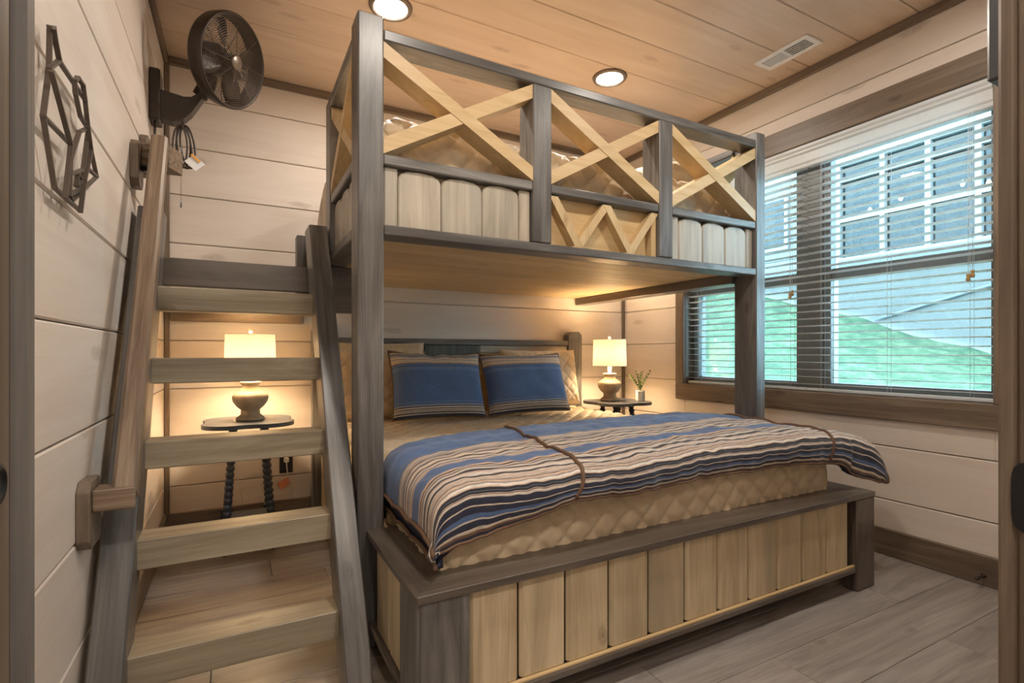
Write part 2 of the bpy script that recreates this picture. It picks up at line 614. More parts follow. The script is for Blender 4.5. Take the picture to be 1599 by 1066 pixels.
def copy_tree(o, offset, parent=None):
    """copy of a thing with its parts; the root is moved by offset"""
    c = o.copy()
    COL.objects.link(c)
    WM[c.name] = WM[o.name].copy()
    if parent is None:
        c.matrix_world = Matrix.Translation(offset) @ WM[o.name]
        WM[c.name] = c.matrix_world.copy()
    else:
        c.parent = parent
    for ch in [q for q in bpy.data.objects if q.parent == o]:
        copy_tree(ch, offset, c)
    return c


CY, SY = math.cos(YAW), math.sin(YAW)


def ray(u, v):
    r = (u - 799.5) / F_PX
    return Vector((r * CY + SY, -r * SY + CY, -(v - V0) / F_PX))


def on_x(u, v, X):
    q = ray(u, v)
    return Vector((0, 0, 1)) + q * (X / q.x)


# ================================================================== ROOM SHELL
seams = [0.0] + [SEAM0 + SEAMD * k for k in range(9)] + [ZC]
GAP = 0.004
PT = 0.016


def struct(o):
    o['kind'] = 'structure'
    return o


# floor
fl = struct(bx('floor', XL - 0.1, XR + 0.1, YF - 0.1, YB + 0.1, -0.12, -0.012, 'seam_dark', bev=0))
r0 = 1.08
k0 = int(math.floor((YF - r0) / 0.208))
k1 = int(math.ceil((YB - r0) / 0.208))
joint = {0: 2.36, -1: 1.557}
for k in range(k0, k1):
    ya, yb = max(YF, r0 + 0.208 * k), min(YB, r0 + 0.208 * (k + 1))
    x = joint.get(k, random.uniform(XL, XL + 1.22))
    while x > XL + 0.02:
        x -= 1.22
    while x < XR:
        xa, xb = max(XL, x), min(XR, x + 1.22)
        if xb - xa > 0.03:
            bx('floor_plank', xa + 0.0008, xb - 0.0008, ya + 0.0008, yb - 0.0008, -0.012, 0.0, 'floor_plank', fl, bev=0.0015)
        x += 1.22
# ceiling
ce = struct(bx('ceiling', XL - 0.1, XR + 0.1, YF - 0.1, YB + 0.1, ZC + PT, ZC + 0.12, 'seam_dark', bev=0))
c0 = 1.487
for k in range(-11, 8):
    ya, yb = max(YF, c0 + 0.2625 * k), min(YB, c0 + 0.2625 * (k + 1))
    if yb - ya > 0.02:
        bx('ceiling_plank', XL, XR, ya + 0.0015, yb - 0.0015, ZC, ZC + PT, 'ceiling_pine', ce, bev=0.0035)
# back wall
wb = struct(bx('wall_back', XL - 0.1, XR + 0.1, YB + PT, YB + 0.12, 0, ZC, 'backing', bev=0))
for z0, z1 in zip(seams, seams[1:]):
    bx('wall_plank', XL, XR, YB, YB + PT, z0 + GAP / 2, z1 - GAP / 2, 'whitewash', wb, bev=0.004)
# left wall
wl = struct(bx('wall_left', XL - 0.12, XL - PT, YF, YB, 0, ZC, 'backing', bev=0))
for z0, z1 in zip(seams, seams[1:]):
    bx('wall_plank', XL - PT, XL, YF, YB, z0 + GAP / 2, z1 - GAP / 2, 'whitewash', wl, bev=0.004)
# right wall with the window opening
WY0, WY1, WZ0, WZ1 = 0.955, 2.665, 0.78, 2.178
bm = bmesh.new()
for (a, b, c, d) in ((YF, WY0, 0, ZC), (WY1, YB, 0, ZC), (WY0, WY1, 0, WZ0), (WY0, WY1, WZ1, ZC)):
    bm_box(bm, 0.10, b - a, d - c, 0, (XR + PT + 0.05, (a + b) / 2, (c + d) / 2))
wr = struct(mesh_obj('wall_right', bm, 'backing'))
for z0, z1 in zip(seams, seams[1:]):
    za, zb = z0 + GAP / 2, z1 - GAP / 2
    if z1 <= WZ0 or z0 >= WZ1:
        bx('wall_plank', XR, XR + PT, YF, YB, za, zb, 'whitewash', wr)
        continue
    bx('wall_plank', XR, XR + PT, YF, WY0, za, zb, 'whitewash', wr)
    bx('wall_plank', XR, XR + PT, WY1, YB, za, zb, 'whitewash', wr)
    if za < WZ0:
        bx('wall_plank', XR, XR + PT, WY0, WY1, za, WZ0, 'whitewash', wr)
    if zb > WZ1:
        bx('wall_plank', XR, XR + PT, WY0, WY1, WZ1, zb, 'whitewash', wr)
# doorway wall (its part beside the opening) and the end of the hall
JX0, JX1 = -0.072, 0.84
wf = struct(bx('wall_front', JX1 + 0.02, XR, DOORY - 0.12, DOORY - PT, 0, ZC, 'backing', bev=0))
for z0, z1 in zip(seams, seams[1:]):
    bx('wall_plank', JX1 + 0.02, XR, DOORY - PT, DOORY, z0 + GAP / 2, z1 - GAP / 2, 'whitewash', wf)
wh = struct(bx('wall_hall', XL - 0.1, XR + 0.1, YF - 0.12, YF - PT, 0, ZC, 'backing', bev=0))
for z0, z1 in zip(seams, seams[1:]):
    bx('wall_plank', XL, XR, YF - PT, YF, z0 + GAP / 2, z1 - GAP / 2, 'whitewash', wh)

# trims
struct(bx('baseboard_back', XL + 0.001, XR - 0.001, YB - 0.018, YB, 0.001, 0.13, 'trim_stain'))
struct(bx('baseboard_left', XL, XL + 0.018, DOORY, YB - 0.019, 0.001, 0.13, 'trim_stain'))
struct(bx('baseboard_right', XR - 0.018, XR, DOORY + 0.001, YB - 0.019, 0.001, 0.13, 'trim_stain'))
struct(bx('trim_1', XL + 0.02, XR - 0.02, YB - 0.02, YB, 2.555, ZC - 0.001, 'trim_stain', label='brown crown strip along the back wall'))
struct(bx('trim_2', XL, XL + 0.02, YF, YB, 2.555, ZC - 0.001, 'trim_stain'))
struct(bx('trim_3', XR - 0.02, XR, YF, YB, 2.555, ZC - 0.001, 'trim_stain'))
struct(bx('trim_4', XL + 0.001, XL + 0.026, YB - 0.02, YB - 0.001, 0.131, 2.554, 'trim_stain'))
struct(bx('trim_5', XR - 0.026, XR - 0.001, YB - 0.02, YB - 0.001, 0.131, 2.554, 'trim_stain'))

# doorway jambs
lj = struct(bx('trim_6', JX0 - 0.02, JX0, 0.205, 0.249, 0.001, 2.06, 'trim_stain', label='stained jamb of the doorway by the wall art'))
bx('door_stop', JX0 - 0.026, JX0 - 0.003, 0.249, 0.2635, 0.001, 2.06, 'trim_stain', lj)
bx('casing', JX0 - 0.055, JX0, 0.264, DOORY, 0.001, 2.10, 'grey_stain', lj)
hw = lathe('latch_bore', [(0.001, 0.0), (0.0065, 0.0), (0.007, 0.001), (0.005, 0.0015), (0.0045, 0.0005), (0.001, 0.0005)], 'black_metal', lj,
           mw=basis(Vector((0, 1, 0)), Vector((0, 0, 1)), Vector((1, 0, 0)), (JX0, 0.2375, 0.955)))
rj = struct(bx('trim_7', JX1, JX1 + 0.02, 0.16, 0.262, 0.001, 2.06, 'trim_stain', label='stained jamb of the doorway near the window'))
bx('casing', JX1 - 0.0, JX1 + 0.09, 0.262, DOORY, 0.001, 2.10, 'trim_stain', rj)
pl = []
for q in range(32):
    a = 2 * math.pi * q / 32
    ex = 0.45
    pl.append((0.232 + 0.034 * math.copysign(abs(math.cos(a)) ** ex, math.cos(a)), 0.825 + 0.044 * math.copysign(abs(math.sin(a)) ** ex, math.sin(a))))
prism('strike_plate', pl, 0, JX1 - 0.003, JX1, 'black_metal', rj, label='black rounded strike plate')
struct(bx('trim_8', JX0 - 0.09, JX1 + 0.09, 0.205, DOORY, 2.101, 2.19, 'trim_stain'))

# ------------------------------------------------------------------ window
w1 = struct(thing('window_1', None, None, (XR, 1.81, WZ0)))
bx('sill_trim', XR - 0.02, XR, WY0 - 0.09, WY1 + 0.078, WZ0 - 0.112, WZ0 - 0.001, 'trim_stain', w1)
bx('head_trim', XR - 0.02, XR, WY0 - 0.09, WY1 + 0.078, WZ1 + 0.001, WZ1 + 0.13, 'trim_stain', w1)
bx('side_trim', XR - 0.02, XR, WY1, WY1 + 0.078, WZ0, WZ1, 'trim_stain', w1)
bx('side_trim', XR - 0.02, XR, WY0 - 0.09, WY0, WZ0, WZ1, 'trim_stain', w1)
RX = XR + 0.17
bx('reveal', XR - 0.002, RX, WY1 - 0.002, WY1 + 0.02, WZ0, WZ1, 'trim_stain', w1)
bx('reveal', XR - 0.002, RX, WY0 - 0.02, WY0 + 0.002, WZ0, WZ1, 'trim_stain', w1)
bx('reveal', XR - 0.002, RX, WY0, WY1, WZ0 - 0.02, WZ0 + 0.002, 'trim_stain', w1)
bx('reveal', XR - 0.002, RX, WY0, WY1, WZ1 - 0.002, WZ1 + 0.02, 'trim_stain', w1)
FX0, FX1 = XR + 0.085, XR + 0.165
MY = 1.79
bx('mullion', FX0 - 0.008, FX1, MY - 0.06, MY + 0.06, WZ0 + 0.002, WZ1 - 0.002, 'frame_grey', w1)
for ya, yb in ((WY0 + 0.002, MY - 0.06), (MY + 0.06, WY1 - 0.002)):
    bx('frame_jamb', FX0, FX1, ya, ya + 0.04, WZ0, WZ1, 'frame_grey', w1)
    bx('frame_jamb', FX0, FX1, yb - 0.04, yb, WZ0, WZ1, 'frame_grey', w1)
    bx('frame_rail', FX0, FX1, ya + 0.04, yb - 0.04, WZ0, WZ0 + 0.05, 'frame_grey', w1)
    bx('frame_rail', FX0, FX1, ya + 0.04, yb - 0.04, WZ1 - 0.05, WZ1, 'frame_grey', w1)
    bx('meeting_rail', FX0 + 0.01, FX1 - 0.01, ya + 0.04, yb - 0.04, 1.41, 1.47, 'frame_grey', w1)
    for za, zb, gx in ((WZ0 + 0.05, 1.41, FX0 + 0.03), (1.47, WZ1 - 0.05, FX0 + 0.05)):
        bm = bmesh.new()
        bm_box(bm, 0.004, yb - ya - 0.08, zb - za, 0, (gx, (ya + yb) / 2, (za + zb) / 2))
        mesh_obj('pane', bm, 'window_glass', w1)


def blind(label, ya, yb):
    b = thing('window_blind', label, 'blind', (XR + 0.04, (ya + yb) / 2, 0.79))
    cx = XR + 0.038
    for i in range(31):
        z = 0.822 + 0.0412 * i
        beam('slat', (cx, ya, z), (cx, yb, z), 0.042, 0.0022, (0.10, 0, 1), 'blind_white', b, bev=0.0008)
    bx('bottom_rail', cx - 0.02, cx + 0.02, ya, yb, 0.785, 0.801, 'blind_white', b, bev=0.003)
    for f in (0.1, 0.5, 0.9):
        y = ya + (yb - ya) * f
        for dx in (-0.0195, 0.0195):
            tube('ladder_cord', [(cx + dx, y, 0.79), (cx + dx, y, 2.06)], 0.0009, 'blind_white', b, seg=5)
    # moulded valance
    prof = [(0.001, 2.176), (0.03, 2.176), (0.03, 2.055), (0.014, 2.055), (0.010, 2.06), (0.010, 2.075), (0.004, 2.085), (0.004, 2.13), (-0.004, 2.14), (-0.004, 2.15), (-0.010, 2.162), (-0.010, 2.176)]
    poly = [(XR + p[0], p[1]) for p in prof]
    prism('valance', poly, 1, ya - (0.0035 if ya > 1.5 else 0), yb + (0.0035 if ya < 1.5 else 0), 'blind_white', b)
    for dy, zt in ((0.07, 1.36), (0.085, 1.345)):
        y = ya + dy
        tube('pull_cord', [(cx - 0.03, y, 2.06), (cx - 0.03, y, zt)], 0.0011, 'blind_white', b, seg=5)
        lathe('tassel', [(0.002, 0.0), (0.008, 0.002), (0.009, 0.012), (0.005, 0.02), (0.008, 0.026), (0.006, 0.032), (0.002, 0.034)], 'wood_bead', b, mw=T(cx - 0.03, y, zt - 0.03), seg=12)
    return b


blind('white slatted blind hanging between the window mullion and the doorway', WY0 + 0.008, 1.786)
blind('white slatted blind hanging between the window mullion and the back corner', 1.794, WY1 - 0.008)

# ================================================================== CEILING FITTINGS
def downlight(x, y, label):
    t = thing('recessed_light', label, 'ceiling light', (x, y, ZC))
    lathe('trim_ring', [(0.072, -0.004), (0.080, -0.014), (0.095, -0.010), (0.100, 0.0), (0.074, 0.0), (0.072, -0.004)], 'bronze_light', t, mw=T(x, y, ZC), cap=False)
    bm = bmesh.new()
    bmesh.ops.create_circle(bm, cap_ends=True, segments=28, radius=0.073)
    bmesh.ops.rotate(bm, cent=(0, 0, 0), matrix=Matrix.Rotation(math.pi, 3, 'X'), verts=bm.verts)
    me_o = mesh_obj('diffuser', bm, 'diffuser', t, T(x, y, ZC - 0.006))
    for p in me_o.data.polygons:
        if p.normal.z > 0:
            me_o.data.flip_normals()
    return t


downlight(0.632, 2.362, 'round recessed ceiling light over the bunk post beside the stairs')
downlight(1.916, 2.366, 'round recessed ceiling light over the bunk end near the window')
downlight(0.632, 0.85, 'round recessed ceiling light over the stair foot')
downlight(1.916, 0.85, 'round recessed ceiling light over the open floor by the window')
downlight(0.10, -0.55, 'added unseen round fill light in the hall ceiling beside the long wall')  # hall pair is added out of view to brighten the footboard and low front
downlight(0.75, -0.55, 'added unseen round fill light in the hall ceiling outside the doorway jamb')  # second added fill light, shining in through the doorway

vt = thing('ceiling_vent', 'white ceiling air register with two louvred halves near the window wall', 'vent', (2.59, 1.72, ZC))
VX0, VX1, VY0, VY1 = 2.522, 2.662, 1.572, 1.872
zb_, zt_ = ZC - 0.008, ZC
bx('frame_side', VX0, VX0 + 0.028, VY0, VY1, zb_, zt_, 'white_paint', vt, bev=0.002)
bx('frame_side', VX1 - 0.028, VX1, VY0, VY1, zb_, zt_, 'white_paint', vt, bev=0.002)
bx('frame_end', VX0 + 0.028, VX1 - 0.028, VY0, VY0 + 0.028, zb_, zt_, 'white_paint', vt, bev=0.002)
bx('frame_end', VX0 + 0.028, VX1 - 0.028, VY1 - 0.028, VY1, zb_, zt_, 'white_paint', vt, bev=0.002)
bx('centre_bar', VX0 + 0.028, VX1 - 0.028, 1.716, 1.728, zb_, zt_, 'white_paint', vt, bev=0.002)
bx('duct', VX0 + 0.028, VX1 - 0.028, VY0 + 0.028, VY1 - 0.028, ZC - 0.0015, ZC, 'vent_dark', vt, bev=0)
for j, (a, b, tilt) in enumerate(((VY0 + 0.03, 1.716, -0.8), (1.728, VY1 - 0.03, 0.8))):
    n = 10
    for i in range(n):
        y = a + (b - a) * (i + 0.5) / n
        beam('louvre', (VX0 + 0.028, y, ZC - 0.004), (VX1 - 0.028, y, ZC - 0.004), 0.0075, 0.001, (0, tilt, 1), 'white_paint', vt, bev=0)
for i in range(1, 5):
    x = VX0 + 0.028 + (VX1 - VX0 - 0.056) * i / 5
    bx('divider', x - 0.0007, x + 0.0007, VY0 + 0.03, 1.716, ZC - 0.0075, ZC - 0.002, 'white_paint', vt, bev=0)

# ================================================================== UPPER BUNK
BF = 1.75            # front face
BX0, BX1 = 0.358, 2.451
bunk = thing('upper_bunk', 'raised timber bunk with crossed guard rails on tall grey posts', 'bunk bed', (BX0, BF, 0))
ZB0, ZB1, ZM1, ZT1 = 1.402, 1.437, 1.680, 2.104
PX = 0.445
QX = 2.379
G = 'grey_stain'


def post(x0, x1, y0, y1, z0, z1, mat=G):
    """post with a chamfered top"""
    bm = bmesh.new()
    sx, sy, sz = x1 - x0, y1 - y0, z1 - z0
    bm_box(bm, sz, sx, sy, 0.005)
    o = mesh_obj('post', bm, mat, bunk, basis(Vector((0, 0, 1)), Vector((1, 0, 0)), Vector((0, 1, 0)), ((x0 + x1) / 2, (y0 + y1) / 2, (z0 + z1) / 2)))
    return o


post(BX0, PX, BF, BF + 0.11, 0.001, 2.145)
post(QX, BX1, BF, BF + 0.135, 0.001, 2.148)
MPX = [(1.037, 1.123), (1.706, 1.79)]
for a, b in MPX:
    bx('mid_post', a, b, BF, BF + 0.115, 1.439, ZT1 - 0.038, G, bunk)
bx('top_rail', PX, QX, BF, BF + 0.10, ZT1 - 0.038, ZT1, G, bunk)
bx('bottom_rail', PX, QX, BF, BF + 0.10, ZB0, ZB1, G, bunk)
bays = [(PX, MPX[0][0]), (MPX[0][1], MPX[1][0]), (MPX[1][1], QX)]
for a, b in bays:
    bx('middle_rail', a, b, BF + 0.004, BF + 0.10, ZM1 - 0.036, ZM1, G, bunk)


def cross(a0, a1, axis, front, depth, z0, z1, w=0.046):
    """two halved boards crossing in one bay; axis 0: along X with front = y, axis 1: along Y with front = x"""
    for flip in (0, 1):
        za, zb = (z1, z0) if flip == 0 else (z0, z1)
        L_ = a1 - a0
        ang = math.atan2(zb - za, L_)
        hv = w / math.cos(ang)                     # vertical height of the cut end
        sg = 1 if zb > za else -1
        lo0, hi0 = (za - hv, za) if sg < 0 else (za, za + hv)
        lo1, hi1 = (zb, zb + hv) if sg < 0 else (zb - hv, zb)
        poly = [(a0, lo0), (a1, lo1), (a1, hi1), (a0, hi0)]
        off = 0.0 if flip == 0 else 0.0025
        if axis == 0:
            o = prism('brace', poly, 1, front + 0.004 + off, front + depth, 'pine_gold', bunk)
        else:
            o = prism('brace', poly, 0, front + 0.004 + off, front + depth, 'pine_gold', bunk)


for a, b in bays:
    cross(a, b, 0, BF, 0.095, ZM1 + 0.001, ZT1 - 0.040)


def slat(x0, x1, z0, z1, y0, y1, mat, parent, round_top=True, name='slat', axis=1):
    """vertical board with a low rounded top and eased front edges; axis 1: faces -Y"""
    n = 7
    pts = [(x0, z0), (x1, z0)]
    if round_top:
        rise = min(0.034, (x1 - x0) * 0.22)
        k = (x1 - x0) / 2
        for i in range(n):
            f = i / (n - 1)
            a = math.pi * f
            pts.append(((x0 + x1) / 2 + k * math.copysign(abs(math.cos(a)) ** 0.7, math.cos(a)), z1 - rise + rise * math.sin(a)))
    else:
        pts += [(x1, z1), (x0, z1)]
    return prism(name, pts, axis, y0, y1, mat, parent, bev=0.005)


for xs in ([0.449, 0.5, 0.66, 0.824, 0.984, 1.036], [1.792, 1.849, 2.008, 2.168, 2.327, 2.378]):
    for a, b in zip(xs, xs[1:]):
        slat(a + 0.001, b - 0.001, ZB1, ZM1 - 0.036, BF + 0.022, BF + 0.05, 'pine_grey', bunk, round_top=(b - a) > 0.1)
# backing boards behind the rounded slats and the chevron bay
bx('back_panel', PX, MPX[0][0], BF + 0.052, BF + 0.064, ZB1, ZM1 - 0.037, 'pine_slat', bunk, bev=0)
bx('back_panel', MPX[1][1], QX, BF + 0.052, BF + 0.064, ZB1, ZM1 - 0.037, 'pine_slat', bunk, bev=0)
bx('back_panel', MPX[0][1], MPX[1][0], BF + 0.055, BF + 0.07, ZB1, ZM1 - 0.037, 'pine_gold', bunk, bev=0)
W_ = [(1.140, 1.637), (1.265, 1.462), (1.413, 1.637), (1.545, 1.462), (1.690, 1.637)]
for (xa, za), (xb, zb) in zip(W_, W_[1:]):
    # mitred chevron stroke
    hw = 0.021
    poly = [(xa - hw, za), (xa + hw, za), (xb + hw, zb), (xb - hw, zb)]
    if zb > za:
        poly = poly[::-1]
    zlo = ZB1 + 0.002
    ex = (xb - xa) * ((min(za, zb) - zlo) / abs(zb - za))
    if zb < za:
        poly = [(xa - hw, za), (xa + hw, za), (xb + ex + hw * 0.4, zlo), (xb + ex - hw * 1.6, zlo)]
    else:
        poly = [(xb - hw, zb), (xb + hw, zb), (xa - ex + hw * 1.6, zlo), (xa - ex - hw * 0.4, zlo)]
    prism('chevron', poly, 1, BF + 0.012 + (0.001 if zb > za else 0), BF + 0.055, 'pine_gold', bunk)
bx('chevron_side', MPX[0][1], MPX[0][1] + 0.012, BF + 0.02, BF + 0.055, ZB1, ZM1 - 0.037, 'pine_gold', bunk)
bx('chevron_side', MPX[1][0] - 0.03, MPX[1][0], BF + 0.02, BF + 0.055, ZB1, ZM1 - 0.037, 'pine_gold', bunk)

# left and right guards
def side_guard(x0, left):
    xa, xb = x0, x0 + 0.085
    ya, yb = BF + (0.11 if left else 0.135), 2.33
    bx('side_post', xa, xb, yb, yb + 0.106, ZB1, ZT1 + 0.004, G, bunk)
    bx('top_rail', xa, xb, ya, yb, ZT1 - 0.038, ZT1, G, bunk)
    bx('middle_rail', xa + 0.004, xb, ya, yb, ZM1 - 0.036, ZM1, G, bunk)
    cross(ya, yb, 1, xa, 0.08, ZM1 + 0.001, ZT1 - 0.040, w=0.04)
    n = 3
    for i in range(n):
        a, b = ya + (yb - ya) * i / n, ya + (yb - ya) * (i + 1) / n
        slat(a + 0.001, b - 0.001, ZB1, ZM1 - 0.040, xa + 0.02, xa + 0.048, 'pine_grey', bunk, axis=0)


side_guard(BX0, True)
side_guard(BX1 - 0.085, False)
bx('side_rail', BX0, BX0 + 0.10, BF + 0.11, 3.325, ZB0, ZB1, G, bunk)
bx('side_rail', BX1 - 0.10, BX1, BF + 0.135, 3.325, ZB0 - 0.03, ZB1, 'dark_stain', bunk)
# curved low guard boards behind the side post
ycv = [2.437, 2.57, 2.70, 2.86]
def zc_(y):
    return 1.815 - 0.9 * max(0, y - 2.58) ** 2 - 0.25 * max(0, y - 2.62)
for a, b in zip(ycv, ycv[1:]):
    pts = [(a + 0.001, ZB1), (b - 0.001, ZB1)] + [(a + 0.001 + (b - a - 0.002) * (1 - i / 4), zc_(a + (b - a) * (1 - i / 4))) for i in range(5)]
    prism('guard_board', pts, 0, BX0 + 0.02, BX0 + 0.05, 'pine_slat', bunk, bev=0.003)
# plank deck, seen from below
yd = BF + 0.10
i = 0
while yd < 3.32:
    y2 = min(yd + 0.106, 3.325)
    bx('deck_board', BX0 + 0.10, BX1 - 0.10, yd + 0.0005, y2 - 0.0005, ZB1 - 0.012, ZB1 + 0.004, 'pine_gold', bunk, bev=0.003)
    yd = y2
bx('support_block', 0.357, 0.62, 2.50, 2.60, 1.19, 1.40, 'dark_stain', bunk)


# ------------------------------------------------------------------ quilted mattresses
def quilt_block(name, label, x0, x1, y0, y1, z0, z1, rad, step, dia, amp, wr, cat='mattress'):
    """soft box with stitched diamonds; closed shell from a ring/top grid"""
    nx, ny = int((x1 - x0) / step), int((y1 - y0) / step)
    side = []
    h = z1 - rad - z0
    ns = max(3, int(h / step))
    vs, fs = [], []
    idx = {}
    w, d = x1 - x0, y1 - y0

    # rounded-box: unfold with arc parameter p from the centre line outwards
    def prof(a, half):
        """a: unfolded coordinate along an axis from -(half+rad*pi/2+h) .. ; returns (pos, drop)"""
        s = 1 if a >= 0 else -1
        a = abs(a)
        flat = half - rad
        if a <= flat:
            return s * a, 0.0, 0.0
        b = a - flat
        if b <= rad * math.pi / 2:
            t = b / rad
            return s * (flat + rad * math.sin(t)), rad * (1 - math.cos(t)), t * s
        return s * half, rad + (b - rad * math.pi / 2), s * math.pi / 2
    ext = rad * (math.pi / 2 - 1) + (z1 - rad - z0)
    ux = [-(w / 2 + ext) + (w + 2 * ext) * i / (int((w + 2 * ext) / step)) for i in range(int((w + 2 * ext) / step) + 1)]
    uy = [-(d / 2 + ext) + (d + 2 * ext) * i / (int((d + 2 * ext) / step)) for i in range(int((d + 2 * ext) / step) + 1)]
    cx, cy = (x0 + x1) / 2, (y0 + y1) / 2
    for j, b in enumerate(uy):
        for i, a in enumerate(ux):
            px, dx, tx = prof(a, w / 2)
            py, dy, ty = prof(b, d / 2)
            drop = max(dx, dy) if (dx > rad or dy > rad) else min(rad, math.hypot(dx, dy))
            n = Vector((math.sin(tx), math.sin(ty), max(0.0, math.cos(tx) * math.cos(ty))))
            n = n.normalized() if n.length > 0 else Vector((0, 0, 1))
            q = min(abs(math.sin(math.pi * (a + b) / dia)), abs(math.sin(math.pi * (a - b) / dia)))
            hgt = amp * (1 - math.exp(-2.6 * q))
            wv = noise.noise(Vector((a * 7, b * 7, 1.3))) * wr + noise.noise(Vector((a * 28, b * 28, 4.0))) * wr * 0.35
            p = Vector((cx + px, cy + py, z1 - drop)) + n * (hgt + wv - amp)
            p.z = max(p.z, z0)
            vs.append(p)
    W = len(ux)
    for j in range(len(uy) - 1):
        for i in range(W - 1):
            a = j * W + i
            fs.append((a, a + 1, a + W + 1, a + W))
    # closed underside
    border = [i for i in range(W)] + [j * W + W - 1 for j in range(1, len(uy))] + [(len(uy) - 1) * W + i for i in range(W - 2, -1, -1)] + [j * W for j in range(len(uy) - 2, 0, -1)]
    fs.append(tuple(border[::-1]))
    o = py_obj(name, vs, fs, 'quilt_tan')
    return tag(o, label, cat)


quilt_block('bunk_mattress', 'tan diamond-quilted mattress lying on the raised bunk', BX0 + 0.11, BX1 - 0.10, BF + 0.125, 3.315, ZB1 + 0.006, 1.90, 0.09, 0.0095, 0.115, 0.016, 0.008)

# ================================================================== LOWER BED
bed = thing('platform_bed', 'low timber platform bed with plank footboard and dark stained ledge', 'bed', (0.385, 1.205, 0))
EX0, EX1, EY0, EY1, EZ = 0.385, 2.417, 1.205, 3.32, 0.407
LW = 0.125
LT = 0.022
Dk = 'dark_stain'
# mitred ledge boards
prism('ledge_board', [(EX0, EY0), (EX1, EY0), (EX1 - LW - 0.02, EY0 + LW), (EX0 + LW, EY0 + LW)], 2, EZ - LT, EZ, Dk, bed, bev=0.002)
YP = 1.747                    # the side ledges end at the bunk posts
prism('ledge_board', [(EX0, EY0 + 0.001), (EX0 + LW, EY0 + LW + 0.001), (EX0 + LW, YP), (EX0, YP)], 2, EZ - LT, EZ - 0.0005, Dk, bed, bev=0.002)
prism('ledge_board', [(EX1, EY0 + 0.001), (EX1, YP), (EX1 - LW - 0.02, YP), (EX1 - LW - 0.02, EY0 + LW + 0.001)], 2, EZ - LT, EZ - 0.0005, Dk, bed, bev=0.002)
bx('side_panel', 0.447, 0.47, YP, EY1 - 0.1, 0.10, EZ - LT, 'pine_slat', bed)
bx('side_panel', 2.265, 2.29, YP, EY1 - 0.1, 0.10, EZ - LT, 'pine_slat', bed)
bx('corner_post', EX0 + 0.012, 0.5305, EY0 + 0.008, EY0 + 0.07, 0.001, EZ - LT, G, bed)
bx('corner_post', EX0 + 0.004, EX0 + 0.03, EY0 + 0.014, EY0 + 0.16, 0.001, EZ - LT, G, bed)
bx('corner_post', 2.285, EX1 + 0.002, EY0 + 0.004, EY0 + 0.06, 0.001, EZ - LT, Dk, bed)
bx('corner_post', EX1 - 0.03, EX1 + 0.002, EY0 + 0.06, EY0 + 0.16, 0.001, EZ - LT, Dk, bed)
bx('bottom_rail', 0.531, 2.285, EY0 + 0.008, EY0 + 0.055, 0.078, 0.102, Dk, bed)
bx('bottom_rail', EX0 + 0.006, EX0 + 0.05, EY0 + 0.16, YP, 0.078, 0.102, Dk, bed)
fb = [0.532, 0.683, 0.838, 0.996, 1.155, 1.314, 1.471, 1.631, 1.79, 1.943, 2.103, 2.257]
for a, b in zip(fb, fb[1:]):
    bx('footboard_slat', a + 0.003, b - 0.003, EY0 + 0.022, EY0 + 0.045, 0.102, EZ - LT, 'pine_slat', bed, bev=0.011)
bx('edge_strip', 0.531, 2.285, EY0 + 0.012, EY0 + 0.024, 0.1022, 0.109, 'pine_gold', bed, bev=0.001)
bx('back_panel', 0.532, 2.285, EY0 + 0.046, EY0 + 0.058, 0.102, EZ - LT, Dk, bed, bev=0)
y = EY0 + 0.161
while y + 0.15 < YP:
    bx('side_slat', EX0 + 0.018, EX0 + 0.04, y + 0.0015, y + 0.156, 0.102, EZ - LT, 'pine_slat', bed, bev=0.011)
    y += 0.157
bx('side_panel', EX0 + 0.041, EX0 + 0.055, EY0 + 0.16, YP, 0.102, EZ - LT, Dk, bed, bev=0)
bx('side_panel', EX1 - 0.045, EX1 - 0.02, EY0 + 0.16, YP, 0.078, EZ - LT, 'pine_slat', bed)
bx('mattress_base', 0.471, 2.264, EY0 + 0.07, EY1 - 0.1, 0.30, 0.383, Dk, bed)
# headboard
HY = 3.24
for a, b in ((0.40, 0.525), (2.23, 2.355)):
    pts = [(a, 0.001), (b, 0.001), (b, 1.135), (b - 0.025, 1.158), (a + 0.025, 1.158), (a, 1.135)]
    prism('headboard_post', pts, 1, HY, 3.31, G, bed, bev=0.004)
bx('headboard_rail', 0.525, 2.23, HY + 0.005, 3.30, 1.052, 1.092, G, bed)
bx('headboard_panel', 0.525, 2.23, 3.285, 3.305, 0.42, 1.052, 'pine_gold', bed)
bx('headboard_batten', 0.525, 1.08, 3.262, 3.285, 1.008, 1.052, 'pine_gold', bed)
bx('headboard_batten', 1.065, 1.10, 3.26, 3.285, 0.55, 1.007, 'pine_gold', bed)
bx('headboard_inset', 1.10, 1.50, 3.262, 3.285, 0.55, 1.052, 'headboard_green', bed)
bx('headboard_batten', 1.50, 2.23, 3.262, 3.285, 1.0, 1.052, 'pine_grey', bed)
beam('headboard_brace', (0.56, 3.27, 0.99), (1.04, 3.27, 0.60), 0.04, 0.028, (0, 1, 0), 'pine_gold', bed)
beam('headboard_brace', (0.56, 3.268, 0.60), (1.04, 3.268, 0.99), 0.04, 0.028, (0, 1, 0), 'pine_gold', bed)
bx('headboard_rail', 0.525, 2.23, HY + 0.01, 3.30, 0.40, 0.45, G, bed)

MZ = 0.607
quilt_block('lower_mattress', 'tan diamond-quilted mattress resting on the low platform bed', 0.483, 2.265, 1.320, 3.225, 0.384, MZ, 0.05, 0.0085, 0.105, 0.016, 0.006)


